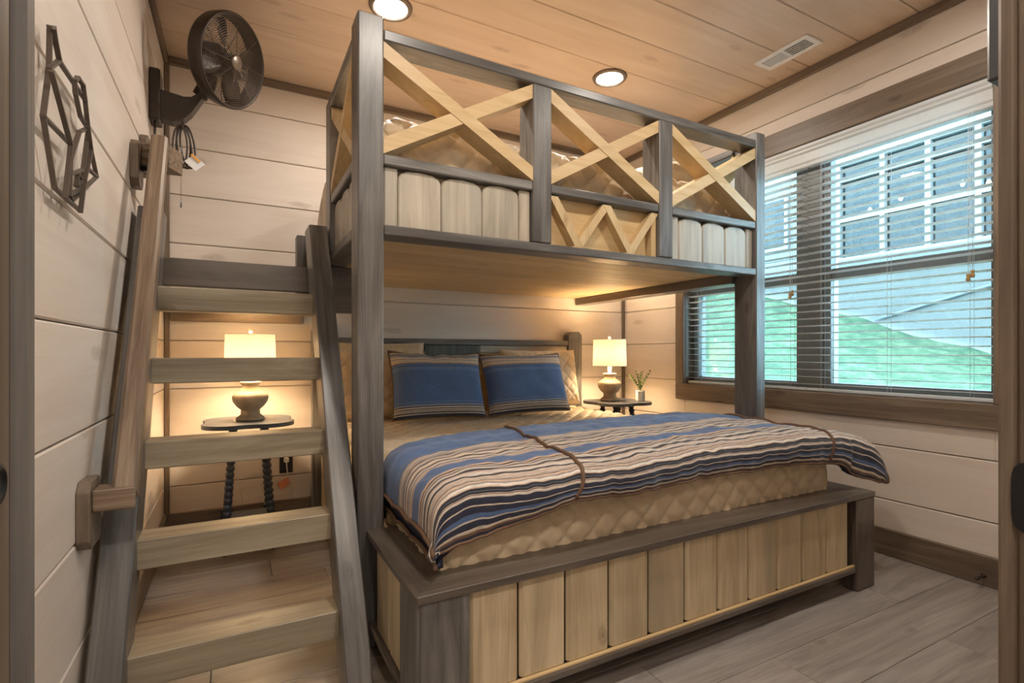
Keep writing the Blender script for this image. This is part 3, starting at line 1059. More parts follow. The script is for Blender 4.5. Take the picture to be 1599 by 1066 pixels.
# ------------------------------------------------------------------ comforter
def lerp_tab(tab, x):
    if x <= tab[0][0]:
        return tab[0][1]
    for (a, fa), (b, fb_) in zip(tab, tab[1:]):
        if x <= b:
            t = (x - a) / (b - a)
            t = t * t * (3 - 2 * t) if True else t
            return fa + (fb_ - fa) * t
    return tab[-1][1]


S_X = [(0.0, 0.456), (0.03, 0.452), (0.065, 0.475), (0.11, 0.56), (0.45, 1.25), (0.80, 2.10), (0.87, 2.27), (0.93, 2.43), (0.97, 2.515), (1.0, 2.54)]
S_Z = [(0.0, 0.485), (0.03, 0.575), (0.065, 0.635), (0.11, 0.66), (0.45, 0.668), (0.80, 0.682), (0.87, 0.665), (0.93, 0.630), (0.97, 0.580), (1.0, 0.480)]


def plin(tab, x):
    if x <= tab[0][0]:
        return tab[0][1]
    for (a, fa), (b, fb_) in zip(tab, tab[1:]):
        if x <= b:
            return fa + (fb_ - fa) * (x - a) / (b - a)
    return tab[-1][1]


def smooth_tab(tab, x, w=0.018):
    return sum(plin(tab, x + w * k) * g for k, g in ((-1.5, 1), (-0.75, 2), (0, 3), (0.75, 2), (1.5, 1))) / 9.0


HEM = [(0.44, 0.462), (0.48, 0.470), (0.69, 0.522), (0.9, 0.560), (1.2, 0.555), (1.46, 0.553), (2.0, 0.556), (2.23, 0.535), (2.36, 0.462), (2.46, 0.445), (2.6, 0.405)]
BACK = [(0.44, 1.84), (0.49, 1.90), (0.66, 2.00), (1.08, 2.10), (1.95, 2.08), (2.20, 2.03), (2.34, 1.71), (2.6, 1.66)]


def comf(s, t, inset=0.0, lower=0.0, front=0.006):
    x = smooth_tab(S_X, s) + inset * (1 if s < 0.5 else -1)
    zt = smooth_tab(S_Z, s) - inset
    if s < 0.08:
        zt -= lower * (1 - s / 0.08)
    hem = smooth_tab(HEM, x, 0.04) - (front + (lower - front) * max(0.0, 1 - s / 0.10) if lower else 0.0)
    yb = smooth_tab(BACK, x, 0.05)
    yf = 1.262 + inset + 0.02 * math.sin(x * 5.0) * (x < 2.3) - 0.05 * max(0, min(1, (x - 2.25) / 0.2))
    rb, rf = 0.05, 0.06
    if t < 0.07:                                   # rounded fold at the back edge
        a = (t / 0.07) * math.pi / 2
        y = yb - rb * (1 - math.cos(a)) * 1.0
        z = zt - rb + rb * math.sin(a)
    elif t < 0.80:
        f = (t - 0.07) / 0.73
        y = (yb - rb) + (yf + rf - (yb - rb)) * f
        z = zt
        puff = abs(math.sin(math.pi * f * 3.0)) ** 0.5
        z += 0.012 * puff - 0.006
    elif t < 0.90:
        a = (t - 0.80) / 0.10 * math.pi / 2
        y = yf + rf * (1 - math.sin(a))
        z = zt - min(rf, max(0.01, zt - hem)) * (1 - math.cos(a)) - 0.006 * math.cos(a)
    else:
        f = (t - 0.90) / 0.10
        z0_ = zt - min(rf, max(0.01, zt - hem))
        y = yf + 0.012 * f * f
        z = z0_ + (min(hem, z0_) - z0_) * f
    nz = noise.noise(Vector((x * 6.0, y * 6.0, 0.7)))
    nf = noise.noise(Vector((x * 22.0, y * 16.0 + z * 16, 3.1)))
    wav = noise.noise(Vector((x * 9.0, 5.0, t * 2.0)))
    amp = min(1.0, t / 0.1)
    z += (0.010 * nz + 0.006 * nf) * amp * (0.4 if s < 0.05 else 1)
    y -= (0.012 * wav + 0.008 * noise.noise(Vector((x * 26.0, 2.0, t * 5.0)))) * max(0.0, (t - 0.75) / 0.25)
    if x > 2.25:
        k = min(1, (x - 2.25) / 0.2)
        z += 0.014 * math.sin(y * 26.0) * k
        x += 0.012 * math.sin(y * 19.0 + 1.0) * k
    return Vector((x, y, z))


def comf_mesh(inset, lower, s1=1.0, ns=190, nt_=110, t0=0.0):
    vs, fs, uv = [], [], []
    for j in range(nt_ + 1):
        t = t0 + (1 - t0) * j / nt_
        for i in range(ns + 1):
            s = s1 * i / ns
            vs.append(comf(s, t, inset, lower))
            # arc-like stripe coordinate
            if t < 0.07:
                a = t / 0.07 * 0.07
            elif t < 0.80:
                a = 0.07 + (t - 0.07) / 0.73 * 0.75
            elif t < 0.9:
                a = 0.82 + (t - 0.80) / 0.10 * 0.09
            else:
                a = 0.91 + (t - 0.9) / 0.1 * 0.09
            uv.append((s * 2.1, a))
    w = ns + 1
    for j in range(nt_):
        for i in range(ns):
            a = j * w + i
            fs.append((a, a + 1, a + w + 1, a + w))
    return vs, fs, uv


cf = thing('comforter', 'blue and brown striped comforter folded across the foot of the low bed', 'comforter', (1.4, 1.6, MZ))
v, f, uv = comf_mesh(0.0, 0.0)
o = py_obj('striped_cover', v, f, 'stripe_comforter', cf, uv=uv)
md = o.modifiers.new('thick', 'SOLIDIFY')
md.thickness = 0.016
md.offset = 1.0
v, f, uv = comf_mesh(0.017, 0.042, ns=110, nt_=60)
o = py_obj('lining', v, f, 'lining_navy', cf)
md = o.modifiers.new('thick', 'SOLIDIFY')
md.thickness = 0.014
md.offset = 1.0
tube('piping', [comf(0.0, t / 60) + Vector((-0.003, 0, 0)) for t in range(0, 61)], 0.0065, 'piping', cf)
tube('piping', [comf(0.0, t / 60, 0.012, 0.040) + Vector((-0.004, 0, 0)) for t in range(2, 61)], 0.006, 'piping', cf)
tube('piping', [comf(i / 120, 1.0) for i in range(0, 121)], 0.0045, 'piping', cf, seg=6)
tube('piping', [comf(1.0, t / 60) for t in range(0, 61)], 0.0065, 'piping', cf)
tube('seam_piping', [comf(0.37 - 0.10 * t / 60, t / 60) + Vector((0, 0, 0.003)) for t in range(2, 60)], 0.0068, 'piping', cf)
tube('seam_piping', [comf(0.865 - 0.035 * t / 60, t / 60) + Vector((0, 0, 0.003)) for t in range(2, 60)], 0.0068, 'piping', cf)


# ------------------------------------------------------------------ pillows
def pillow(name, label, mat, c, w, h, th, tilt, yaw=0.0, roll=0.0, quilt=0.0, piping=True, sag=0.0, seed=0.0, group=None):
    n = 72 if quilt else 34
    vs, fs, uv = [], [], []

    def pt(u, v, side):
        e = max(0.0, (1 - abs(u) ** 3.2)) * max(0.0, (1 - abs(v) ** 3.2))
        z = th / 2 * (e ** 0.45) * side
        pin = 1 - 0.055 * (1 - abs(v) ** 2) * abs(u) ** 3
        pin2 = 1 - 0.05 * (1 - abs(u) ** 2) * abs(v) ** 3
        x, y = u * w / 2 * pin, v * h / 2 * pin2
        if quilt:
            q = min(abs(math.sin(math.pi * (x + y) / 0.09)), abs(math.sin(math.pi * (x - y) / 0.09)))
            z += side * quilt * (1 - math.exp(-2.6 * q)) * min(1, e * 4)
        z += side * 0.006 * noise.noise(Vector((u * 3 + seed, v * 3, side * 2.0))) * min(1, e * 3)
        if v > 0.5:
            y -= sag * (v - 0.5) * 2 * (1 - u * u) * (0.6 + 0.5 * noise.noise(Vector((u * 4 + seed, 0, 0))))
        return Vector((x, y, z))
    for side in (1, -1):
        for j in range(n + 1):
            for i in range(n + 1):
                vs.append(pt(-1 + 2 * i / n, -1 + 2 * j / n, side))
                uv.append((i / n * 0.55, j / n))
    w_ = n + 1
    for sd in (0, 1):
        o_ = sd * w_ * w_
        for j in range(n):
            for i in range(n):
                a = o_ + j * w_ + i
                q = (a, a + 1, a + w_ + 1, a + w_)
                fs.append(q if sd == 0 else q[::-1])
    # local: x right, y up, z towards the foot (-Y world)
    R = Matrix.Rotation(yaw, 4, 'Z') @ Matrix.Rotation(tilt, 4, 'X') @ Matrix.Rotation(math.pi / 2, 4, 'X') @ Matrix.Rotation(roll, 4, 'Z')
    mw = Matrix.Translation(c) @ R
    t = thing(name, label, 'pillow', c, group)
    py_obj('cover', vs, fs, mat, t, uv=uv, mw=mw)
    if piping:
        m = 24
        ring = [pt(-1 + 2 * i / m, -1, 1) for i in range(m)] + [pt(1, -1 + 2 * i / m, 1) for i in range(m)] + [pt(1 - 2 * i / m, 1, 1) for i in range(m)] + [pt(-1, 1 - 2 * i / m, 1) for i in range(m)]
        tube('piping', ring, 0.0055, 'piping', t, closed=True, mw=mw, seg=6)
    return t


pillow('quilted_pillow', 'tan diamond-quilted pillow standing behind the striped pillow nearest the stairs', 'quilt_tan', (0.74, 3.08, 0.84), 0.62, 0.46, 0.13, -0.22, quilt=0.010, piping=False)
pillow('quilted_pillow', 'tan diamond-quilted pillow standing behind the striped pillow nearest the window', 'quilt_tan', (1.89, 3.09, 0.825), 0.62, 0.40, 0.13, -0.20, quilt=0.010, piping=False, seed=4)
pillow('striped_pillow', 'blue striped pillow with one drooping ruffled top edge nearer the stairs', 'stripe_pillow', (1.035, 2.83, 0.815), 0.56, 0.40, 0.17, -0.33, roll=-0.02, sag=0.03, seed=1.0)
pillow('striped_pillow', 'blue striped pillow with a vertical crease leaning nearer the window', 'stripe_pillow', (1.617, 2.83, 0.808), 0.585, 0.39, 0.17, -0.36, roll=0.01, sag=0.012, seed=7.0)
pillow('bunk_pillow', 'tan quilted pillow on the raised bunk beside the window-end guard', 'quilt_tan', (2.17, 2.25, 2.0), 0.30, 0.50, 0.15, -math.pi / 2 + 0.12, quilt=0.010, piping=False, seed=9)

# ================================================================== STAIRS
SX0, SX1 = -0.245, 0.276
stairs = thing('bunk_stairs', 'steep open timber stairs with dark stringers leading up to the bunk', 'stairs', ((SX0 + SX1) / 2, 1.6, 0))
SLOPE = 0.572


def yfront(z):
    return 1.588 + SLOPE * (z - 0.22)


def stringer(x0, x1, ztop, w, mat):
    wy = w / math.cos(math.atan(SLOPE))
    poly = [(yfront(0.001), 0.001), (yfront(0.001) + wy, 0.001), (yfront(ztop) + wy, ztop), (yfront(ztop), ztop)]
    # own X axis along the slope
    a = Vector((0, SLOPE, 1)).normalized()
    b = Vector((0, 1, -SLOPE)).normalized()
    mw = basis(a, b, Vector((-1, 0, 0)) if a.cross(b).x < 0 else Vector((1, 0, 0)), ((x0 + x1) / 2, yfront(0.7), 0.7))
    bm = bmesh.new()
    v0 = [bm.verts.new((x0, *p)) for p in poly]
    v1 = [bm.verts.new((x1, *p)) for p in poly]
    bm.faces.new(v0)
    bm.faces.new(v1[::-1])
    for i in range(4):
        bm.faces.new((v0[i], v0[(i + 1) % 4], v1[(i + 1) % 4], v1[i]))
    bmesh.ops.bevel(bm, geom=list(bm.edges), offset=0.004, segments=1, affect='EDGES', profile=0.5)
    bmesh.ops.transform(bm, matrix=mw.inverted(), verts=bm.verts)
    return mesh_obj('stringer', bm, mat, stairs, mw)


stringer(SX1, 0.350, 1.55, 0.135, G)
stringer(-0.322, SX0, 1.55, 0.135, G)
steps = [0.213 + 0.2562 * i for i in range(5)]
for i, z in enumerate(steps):
    yf = yfront(z) + 0.048
    bx('tread', SX0 - 0.004, SX1 + 0.004, yf, yf + 0.105, z - 0.085, z, 'tread_pine', stairs, bev=0.003)
# landing at the bunk
bx('landing_beam', XL + 0.03, SX1 + 0.03, 2.50, 2.545, 1.274, 1.388, Dk, stairs)
bx('landing_beam', XL + 0.03, 0.356, 3.27, 3.31, 1.17, 1.235, 'trim_stain', stairs)
for i in range(5):
    a, b = 2.546 + 0.152 * i, 2.546 + 0.152 * (i + 1)
    bx('landing_board', XL + 0.03, 0.356, a + 0.001, b - 0.001, 1.236, 1.262, 'tread_pine', stairs)
bx('landing_post', 0.260, 0.330, 2.68, 2.76, 1.262, 1.57, G, stairs)

# ------------------------------------------------------------------ handrail on the left wall
hr = thing('handrail', 'brown oak handrail on wall plates running beside the bunk stairs', 'handrail', (-0.25, 1.62, 0.6))
HD = Vector((0, 0.70, 1.18)).normalized()
h0, h1 = Vector((-0.25, 1.632, 0.628)), Vector((-0.25, 2.33, 1.80))
beam('rail', h0, h1, 0.058, 0.052, (1, 0, 0), 'oak_rail', hr, bev=0.008)
# lower return: mitred block back to the wall plate
prism('rail_return', [(-0.222, 1.600), (-0.312, 1.600), (-0.312, 1.675), (-0.278, 1.675)], 2, 0.606, 0.660, 'oak_rail', hr, bev=0.003)


def rosette(yc, zc, hw_, hh):
    c = 0.024
    poly = [(yc - hw_ + c, zc - hh), (yc + hw_ - c, zc - hh), (yc + hw_, zc - hh + c), (yc + hw_, zc + hh - c), (yc + hw_ - c, zc + hh), (yc - hw_ + c, zc + hh), (yc - hw_, zc + hh - c), (yc - hw_, zc - hh + c)]
    prism('wall_plate', poly, 0, XL, XL + 0.028, 'trim_stain', hr, bev=0.003)


rosette(1.645, 0.60, 0.062, 0.085)
rosette(2.355, 1.70, 0.055, 0.085)
rosette(2.56, 1.80, 0.055, 0.08)
for yy, zz in ((2.30, 1.69),):
    tube('bracket', [(XL + 0.028, yy + 0.05, zz), (XL + 0.055, yy + 0.045, zz), (-0.252, yy - 0.02, zz + 0.015)], 0.010, 'black_metal', hr)
prism('rail_return', [(-0.222, 2.335), (-0.312, 2.36), (-0.312, 2.44), (-0.185, 2.42)], 2, 1.70, 1.79, 'oak_rail', hr, bev=0.003)

# ------------------------------------------------------------------ wire wall art
art = thing('wire_wall_art', 'dark faceted wire animal sculpture hanging on the whitewashed wall', 'wall art', (XL + 0.02, 1.45, 1.32))
AK = 140 / 452.0
AL = [
    [(122, 72), (118, 280), (88, 520), (145, 880), (200, 932), (277, 1000)],
    [(122, 72), (140, 74), (152, 150), (170, 240), (118, 280)],
    [(130, 300), (228, 665), (200, 928)],
    [(88, 520), (228, 665)],
    [(170, 245), (300, 440), (315, 580)],
    [(250, 400), (247, 342), (263, 325), (290, 365), (300, 440)],
    [(250, 400), (275, 520), (310, 578)],
    [(315, 580), (270, 600), (226, 735), (220, 915)],
    [(315, 580), (330, 690), (296, 850), (277, 1000)],
    [(330, 690), (358, 825), (230, 948), (220, 915)],
    [(316, 590), (290, 790), (226, 812)],
    [(314, 785), (358, 825)],
    [(290, 790), (288, 880), (222, 918)],
    [(262, 808), (258, 872), (280, 840), (262, 808)],
]
for i, ln in enumerate(AL):
    off = 0.018 + 0.006 * (i % 3)
    pts = [on_x(40 + p[0] * AK, 20 + p[1] * AK, XL + off) for p in ln]
    vs, fs = [], []
    parts = []
    for a, b in zip(pts, pts[1:]):
        d_ = (b - a).normalized()
        nn = Vector((1, 0, 0))
        sd = d_.cross(nn).normalized()
        aa, bb = a - d_ * 0.003, b + d_ * 0.003
        q = []
        for e in (aa, bb):
            for (sx_, sn) in ((-1, -1), (1, -1), (1, 1), (-1, 1)):
                q.append(e + sd * 0.0026 * sx_ + nn * 0.0045 * sn)
        parts.append((q, [(0, 1, 2, 3), (7, 6, 5, 4), (0, 4, 5, 1), (1, 5, 6, 2), (2, 6, 7, 3), (3, 7, 4, 0)]))
    vs, fs = join(parts)
    py_obj('wire', vs, fs, 'iron', art, smooth=False)

# ================================================================== WALL FAN
fan = thing('wall_fan', 'bronze caged wall fan on a curved arm above the stair handrail', 'fan', (XL, 2.82, 2.04))
bx('wall_bracket', XL, XL + 0.042, 2.765, 2.875, 2.04, 2.27, 'bronze', fan, bev=0.006)
# arm: tapering curved wedge in the XZ plane
armpts = [(-0.298, 2.055, 2.185), (-0.25, 2.05, 2.178), (-0.21, 2.07, 2.172), (-0.18, 2.105, 2.178), (-0.155, 2.15, 2.20), (-0.135, 2.185, 2.235), (-0.125, 2.21, 2.262)]
vs, fs = [], []
for (x, a, b) in armpts:
    for yy in (2.785, 2.85):
        vs += [Vector((x, yy, a)), Vector((x, yy, b))]
for i in range(len(armpts) - 1):
    o_ = i * 4
    for (p, q) in ((0, 1), (1, 3), (3, 2), (2, 0)):
        fs.append((o_ + p, o_ + q, o_ + 4 + q, o_ + 4 + p))
fs += [(0, 2, 3, 1), tuple(len(armpts) * 4 - 4 + k for k in (0, 1, 3, 2))]
bm = bmesh.new()
for v_ in vs:
    bm.verts.new(v_)
bm.verts.ensure_lookup_table()
for f_ in fs:
    bm.faces.new([bm.verts[i] for i in f_])
bmesh.ops.recalc_face_normals(bm, faces=bm.faces)
mesh_obj('arm', bm, 'bronze', fan)
HN = Vector((0.78, -0.60, -0.27)).normalized()
HC = Vector((-0.018, 2.70, 2.34))
hx = Vector((0, 0, 1)).cross(HN).normalized()
hy = HN.cross(hx).normalized()
FM = basis(hx, hy, HN, HC)
tube('pivot', [(-0.15, 2.82, 2.20), (-0.118, 2.80, 2.25), (-0.10, 2.78, 2.30)], [0.032, 0.036, 0.030], 'bronze', fan, seg=14)
lathe('motor_housing', [(0.0, -0.165), (0.035, -0.163), (0.058, -0.148), (0.066, -0.12), (0.066, -0.07), (0.05, -0.05), (0.0, -0.05)], 'bronze', fan, mw=FM, cap=False)
lathe('drum', [(0.178, -0.055), (0.188, -0.058), (0.195, -0.045), (0.202, 0.0), (0.202, 0.012), (0.197, 0.020), (0.189, 0.018), (0.188, 0.0), (0.181, -0.045), (0.178, -0.055)], 'bronze', fan, mw=FM, cap=False, seg=56)
rings = []
for i in range(19):
    r_ = 0.030 + 0.157 * i / 18
    zz = 0.026 - 0.014 * (r_ / 0.187) ** 2
    rings.append(tube_data([(r_ * math.cos(a * math.pi / 24), r_ * math.sin(a * math.pi / 24), zz) for a in range(48)], 0.0013, 5, True))
for k in range(8):
    a = 2 * math.pi * k / 8 + 0.2
    rings.append(tube_data([(0.028 * math.cos(a), 0.028 * math.sin(a), 0.026), (0.189 * math.cos(a), 0.189 * math.sin(a), 0.012)], 0.0018, 5))
v_, f_ = join(rings)
py_obj('front_grille', v_, f_, 'grille_wire', fan, mw=FM)
rings = []
for i in range(13):
    r_ = 0.072 + 0.108 * i / 12
    rings.append(tube_data([(r_ * math.cos(a * math.pi / 24), r_ * math.sin(a * math.pi / 24), -0.052) for a in range(48)], 0.0011, 5, True))
for k in range(10):
    a = 2 * math.pi * k / 10
    rings.append(tube_data([(0.06 * math.cos(a), 0.06 * math.sin(a), -0.052), (0.182 * math.cos(a), 0.182 * math.sin(a), -0.052)], 0.0016, 5))
v_, f_ = join(rings)
py_obj('rear_grille', v_, f_, 'bronze', fan, mw=FM)
lathe('hub_cap', [(0.032, 0.020), (0.033, 0.029), (0.028, 0.034), (0.001, 0.036)], 'bronze_light', fan, mw=FM, seg=24)
lathe('hub', [(0.03, -0.055), (0.036, -0.04), (0.034, -0.005), (0.02, 0.0), (0.001, 0.0)], 'bronze', fan, mw=FM, seg=20)
for k in range(4):
    a0 = math.pi / 2 * k + 0.55
    vs, fs = [], []
    n = 8
    for i in range(n + 1):
        f = i / n
        r_ = 0.03 + 0.142 * f
        half = 0.16 + 0.24 * math.sin(math.pi * min(1, 0.15 + 0.75 * f)) * (1 - 0.25 * f)
        for j in range(5):
            g = -1 + j / 2
            a = a0 + half * g
            vs.append(Vector((r_ * math.cos(a), r_ * math.sin(a), -0.024 + 0.018 * g * (1 - 0.4 * f))))
    for i in range(n):
        for j in range(4):
            a = i * 5 + j
            fs.append((a, a + 1, a + 6, a + 5))
    o = py_obj('blade', vs, fs, 'bronze', fan, mw=FM)
    md = o.modifiers.new('thick', 'SOLIDIFY')
    md.thickness = 0.002
# cord bundle, tag and pull chain hang from the arm
loops = []
for k in range(4):
    pts = []
    for i in range(26):
        a = 2 * math.pi * i / 25
        pts.append((-0.215 + 0.028 * math.sin(a) + 0.006 * k - 0.01 + 0.02 * (k % 2) * (1 - math.cos(a)) / 2, 2.80 + 0.008 * k, 1.945 + 0.098 * math.cos(a) + 0.004 * k))
    loops.append(tube_data(pts, 0.0042, 6))
loops.append(tube_data([(-0.215, 2.80, 2.06), (-0.215, 2.80, 2.03)], 0.0042, 6))
v_, f_ = join(loops)
py_obj('power_cord', v_, f_, 'cord_brown', fan)
tube('wall_cord', [(XL + 0.02, 2.80, 2.05), (XL + 0.02, 2.79, 1.96), (XL + 0.025, 2.78, 1.80)], 0.005, 'cord_brown', fan)
tg = beam('cord_tag', (-0.19, 2.80, 1.90), (-0.145, 2.795, 1.86), 0.055, 0.001, (0.3, -1, 0), 'tag_white', fan, bev=0)
beam('tag_band', (-0.181, 2.7975, 1.917), (-0.146, 2.7938, 1.886), 0.010, 0.001, (0.3, -1, 0), 'tag_orange', tg, bev=0)
tube('pull_chain', [(-0.222, 2.80, 2.055), (-0.222, 2.80, 1.70)], 0.0012, 'steel', fan, seg=5)
lathe('pull_knob', [(0.001, 0), (0.005, 0.002), (0.004, 0.022), (0.0055, 0.026), (0.003, 0.034), (0.001, 0.036)], 'steel', fan, mw=T(-0.222, 2.80, 1.665), seg=10)

# ================================================================== NIGHTSTANDS, LAMPS, PLANT
TZ = 0.65


def quatrefoil(R_, n=96, rot=math.pi / 4):
    pts = []
    c, r = R_ * 0.50, R_ * 0.50
    for i in range(n):
        a = 2 * math.pi * i / n
        # distance to the union of four circles, along angle a
        best = 0
        for k in range(4):
            b = rot + k * math.pi / 2
            d_ = a - b
            cc = c * math.cos(d_)
            disc = r * r - (c * math.sin(d_)) ** 2
            if disc >= 0:
                best = max(best, cc + math.sqrt(disc))
        # soften the notch: keep at least this far out
        best = max(best, R_ * 0.80)
        pts.append((best * math.cos(a), best * math.sin(a)))
    return pts


def nightstand(label):
    t = thing('nightstand', label, 'side table', (0, 0, 0), 'quatrefoil nightstands')
    prism('table_top', [(x, y) for x, y in quatrefoil(0.245)], 2, TZ - 0.02, TZ, 'table_top_paint', t, bev=0.003)
    for k in range(4):
        b = math.pi / 4 + k * math.pi / 2
        d_ = Vector((math.cos(b), math.sin(b), 0))
        top, bot = d_ * 0.10 + Vector((0, 0, TZ - 0.02)), d_ * 0.155 + Vector((0, 0, 0.0))
        ax = (bot - top).normalized()
        ux = ax.orthogonal().normalized()
        mw = basis(ux, ax.cross(ux), ax, top)
        prof = []
        Lg = (bot - top).length
        nb = 17
        for i in range(nb):
            for q, rr in ((0.0, 0.013), (0.2, 0.0185), (0.5, 0.0205), (0.8, 0.0185)):
                prof.append((rr, (i + q) / nb * (Lg - 0.09)))
        prof += [(0.013, Lg - 0.09), (0.016, Lg - 0.08), (0.012, Lg)]
        lathe('leg', prof, 'navy_paint', t, mw=mw, seg=14)
        bm = bmesh.new()
        bm_box(bm, 0.044, 0.044, 0.055, 0.003)
        mesh_obj('leg_block', bm, 'navy_paint', t, Matrix.Translation(top + (bot - top) * 0.76) @ Matrix.Rotation(b, 4, 'Z'))
    sq = [(0.135 * math.cos(math.pi / 4 + k * math.pi / 2), 0.135 * math.sin(math.pi / 4 + k * math.pi / 2)) for k in range(4)]
    prism('lower_shelf', sq, 2, 0.14, 0.16, 'table_top_paint', t, bev=0.002)
    return t


n1 = nightstand('dark blue nightstand with scalloped top and beaded legs behind the stairs')
n2 = copy_tree(n1, (2.44, 2.93, 0))
n2['label'] = 'dark blue nightstand with scalloped top in the corner by the window'
n1.location = (0.06, 3.0, 0)


def lamp(label):
    t = thing('table_lamp', label, 'lamp', (0, 0, 0), 'matching bedside lamps')
    prof = [(0.0, 0.0), (0.066, 0.0), (0.070, 0.006), (0.066, 0.014), (0.050, 0.026), (0.044, 0.034), (0.047, 0.040), (0.044, 0.046), (0.046, 0.054), (0.066, 0.072), (0.082, 0.096), (0.086, 0.118),
            (0.081, 0.134), (0.062, 0.148), (0.045, 0.160), (0.038, 0.172), (0.040, 0.182), (0.048, 0.190), (0.050, 0.196), (0.044, 0.200), (0.0, 0.200)]
    lathe('base', prof, 'lamp_ceramic', t, cap=False)
    lathe('neck', [(0.014, 0.2), (0.014, 0.245), (0.009, 0.25), (0.009, 0.285)], 'tag_white', t, seg=14)
    sh = lathe('shade', [(0.122, 0.252), (0.117, 0.446)], 'shade_linen', t, cap=False, seg=48)
    rim = []
    for r_, z in ((0.122, 0.253), (0.117, 0.445)):
        rim.append(tube_data([(r_ * math.cos(2 * math.pi * a / 48), r_ * math.sin(2 * math.pi * a / 48), z) for a in range(48)], 0.002, 6, True))
    for k in range(3):
        a = 2 * math.pi * k / 3
        rim.append(tube_data([(0, 0, 0.44), (0.117 * math.cos(a), 0.117 * math.sin(a), 0.44)], 0.0016, 5))
    v_, f_ = join(rim)
    py_obj('shade_rim', v_, f_, 'tag_white', t)
    lathe('finial', [(0.003, 0.44), (0.004, 0.452), (0.010, 0.455), (0.010, 0.47), (0.002, 0.472)], 'steel', t, seg=12)
    return t


l1 = lamp('white drum shade lamp on the nightstand behind the stairs')
l2 = copy_tree(l1, (2.405, 2.97, TZ + 0.001))
l2['label'] = 'white drum shade lamp on the nightstand in the window corner'
l1.location = (0.068, 3.01, TZ + 0.001)
for lo, par in (((0.068, 3.01, TZ + 0.34), l1), ((2.405, 2.97, TZ + 0.34), l2)):
    ld = bpy.data.lights.new('bulb', 'POINT')
    ld.energy = LAMP_W
    ld.color = (1.0, 0.72, 0.42)
    ld.shadow_soft_size = 0.035
    lo_ = bpy.data.objects.new('bulb', ld)
    COL.objects.link(lo_)
    lo_.location = lo

pp = thing('potted_plant', 'small sprig plant in a white faceted pot on the corner nightstand', 'plant', (2.585, 2.845, TZ + 0.001))
hexp = [(2.585 + 0.034 * math.cos(math.pi / 3 * k + 0.3), 2.845 + 0.034 * math.sin(math.pi / 3 * k + 0.3)) for k in range(6)]
prism('pot', hexp, 2, TZ + 0.001, TZ + 0.076, 'pot_white', pp, bev=0.003)
lathe('soil', [(0.001, 0), (0.028, 0), (0.028, 0.002), (0.001, 0.003)], 'cord_brown', pp, mw=T(2.585, 2.845, TZ + 0.0745), seg=12)
for k in range(8):
    a = 2 * math.pi * k / 8 + 0.4
    ln = random.uniform(0.10, 0.17)
    lean = random.uniform(0.25, 0.75) if k else 0.05
    b = Vector((2.585, 2.845, TZ + 0.074))
    dirv = Vector((math.cos(a) * lean, math.sin(a) * lean, 1)).normalized()
    pts = [b + dirv * ln * q / 6 + Vector((math.cos(a), math.sin(a), 0)) * 0.012 * (q / 6) ** 2 for q in range(7)]
    parts = [tube_data(pts, 0.0015, 5)]
    for q in range(1, 7):
        for s_ in (-1, 1, 0.2):
            o_ = pts[q]
            sd = dirv.cross(Vector((math.cos(a + s_), math.sin(a + s_), 0.3))).normalized() * s_
            tip = o_ + (sd * 0.75 + dirv * 0.7).normalized() * 0.020
            wd = (tip - o_).cross(Vector((0.3, 0.5, 0.8))).normalized() * 0.0035
            md_ = (o_ + tip) / 2
            parts.append(([o_, md_ + wd, tip, md_ - wd + Vector((0, 0, 0.001))], [(0, 1, 2), (0, 2, 3)]))
    v_, f_ = join(parts)
    py_obj('sprig', v_, f_, 'leaf', pp, smooth=False)

# outlet and lamp cord on the back wall
ot = thing('wall_outlet', 'black wall outlet with a white plug behind the stair nightstand', 'outlet', (0.265, YB, 0.34))
bx('cover_plate', 0.229, 0.300, YB - 0.006, YB, 0.287, 0.397, 'black_plastic', ot, bev=0.003)
bx('plug', 0.250, 0.278, YB - 0.034, YB - 0.006, 0.352, 0.382, 'cord_white', ot, bev=0.006)
lc = thing('lamp_cord', 'thin lamp cord with a red tag running from outlet to nightstand', 'cord', (0.27, YB - 0.03, 0.2))
tube('cord', [(0.264, YB - 0.03, 0.352), (0.268, YB - 0.028, 0.30), (0.285, YB - 0.026, 0.22), (0.31, YB - 0.026, 0.16), (0.30, YB - 0.03, 0.135)], 0.0028, 'cord_white', lc)
tube('cord', [(0.02, YB - 0.04, 0.62), (0.0, YB - 0.028, 0.40), (0.015, YB - 0.028, 0.25), (0.04, YB - 0.03, 0.14)], 0.0022, 'cord_white', lc)
beam('cord_tag', (0.225, YB - 0.024, 0.215), (0.282, YB - 0.024, 0.245), 0.045, 0.001, (0, 1, 0), 'tag_red', lc, bev=0)

# door stop on the baseboard
ds = thing('door_stop_spring', 'small bronze door stop fixed to the baseboard below the window', 'door stop', (XR - 0.018, 0.973, 0.04))
lathe('stem', [(0.010, 0), (0.010, 0.004), (0.004, 0.006), (0.004, 0.055), (0.007, 0.056), (0.007, 0.068), (0.001, 0.070)], 'bronze', ds,
      mw=basis(Vector((0, 1, 0)), Vector((0, 0, -1)), Vector((-1, 0, 0)), (XR - 0.018, 0.985, 0.045)), seg=14)

# wall-mounted television beside the doorway
tv = thing('wall_television', 'dark slim television mounted on the doorway wall near the window', 'television', (1.75, 0.44, 1.54))
bx('screen_case', 1.336, 2.30, 0.40, 0.462, 1.545, 2.10, 'tv_case', tv, bev=0.005)
bx('wall_mount', 1.70, 1.95, DOORY, 0.40, 1.72, 1.92, 'black_metal', tv, bev=0.004)

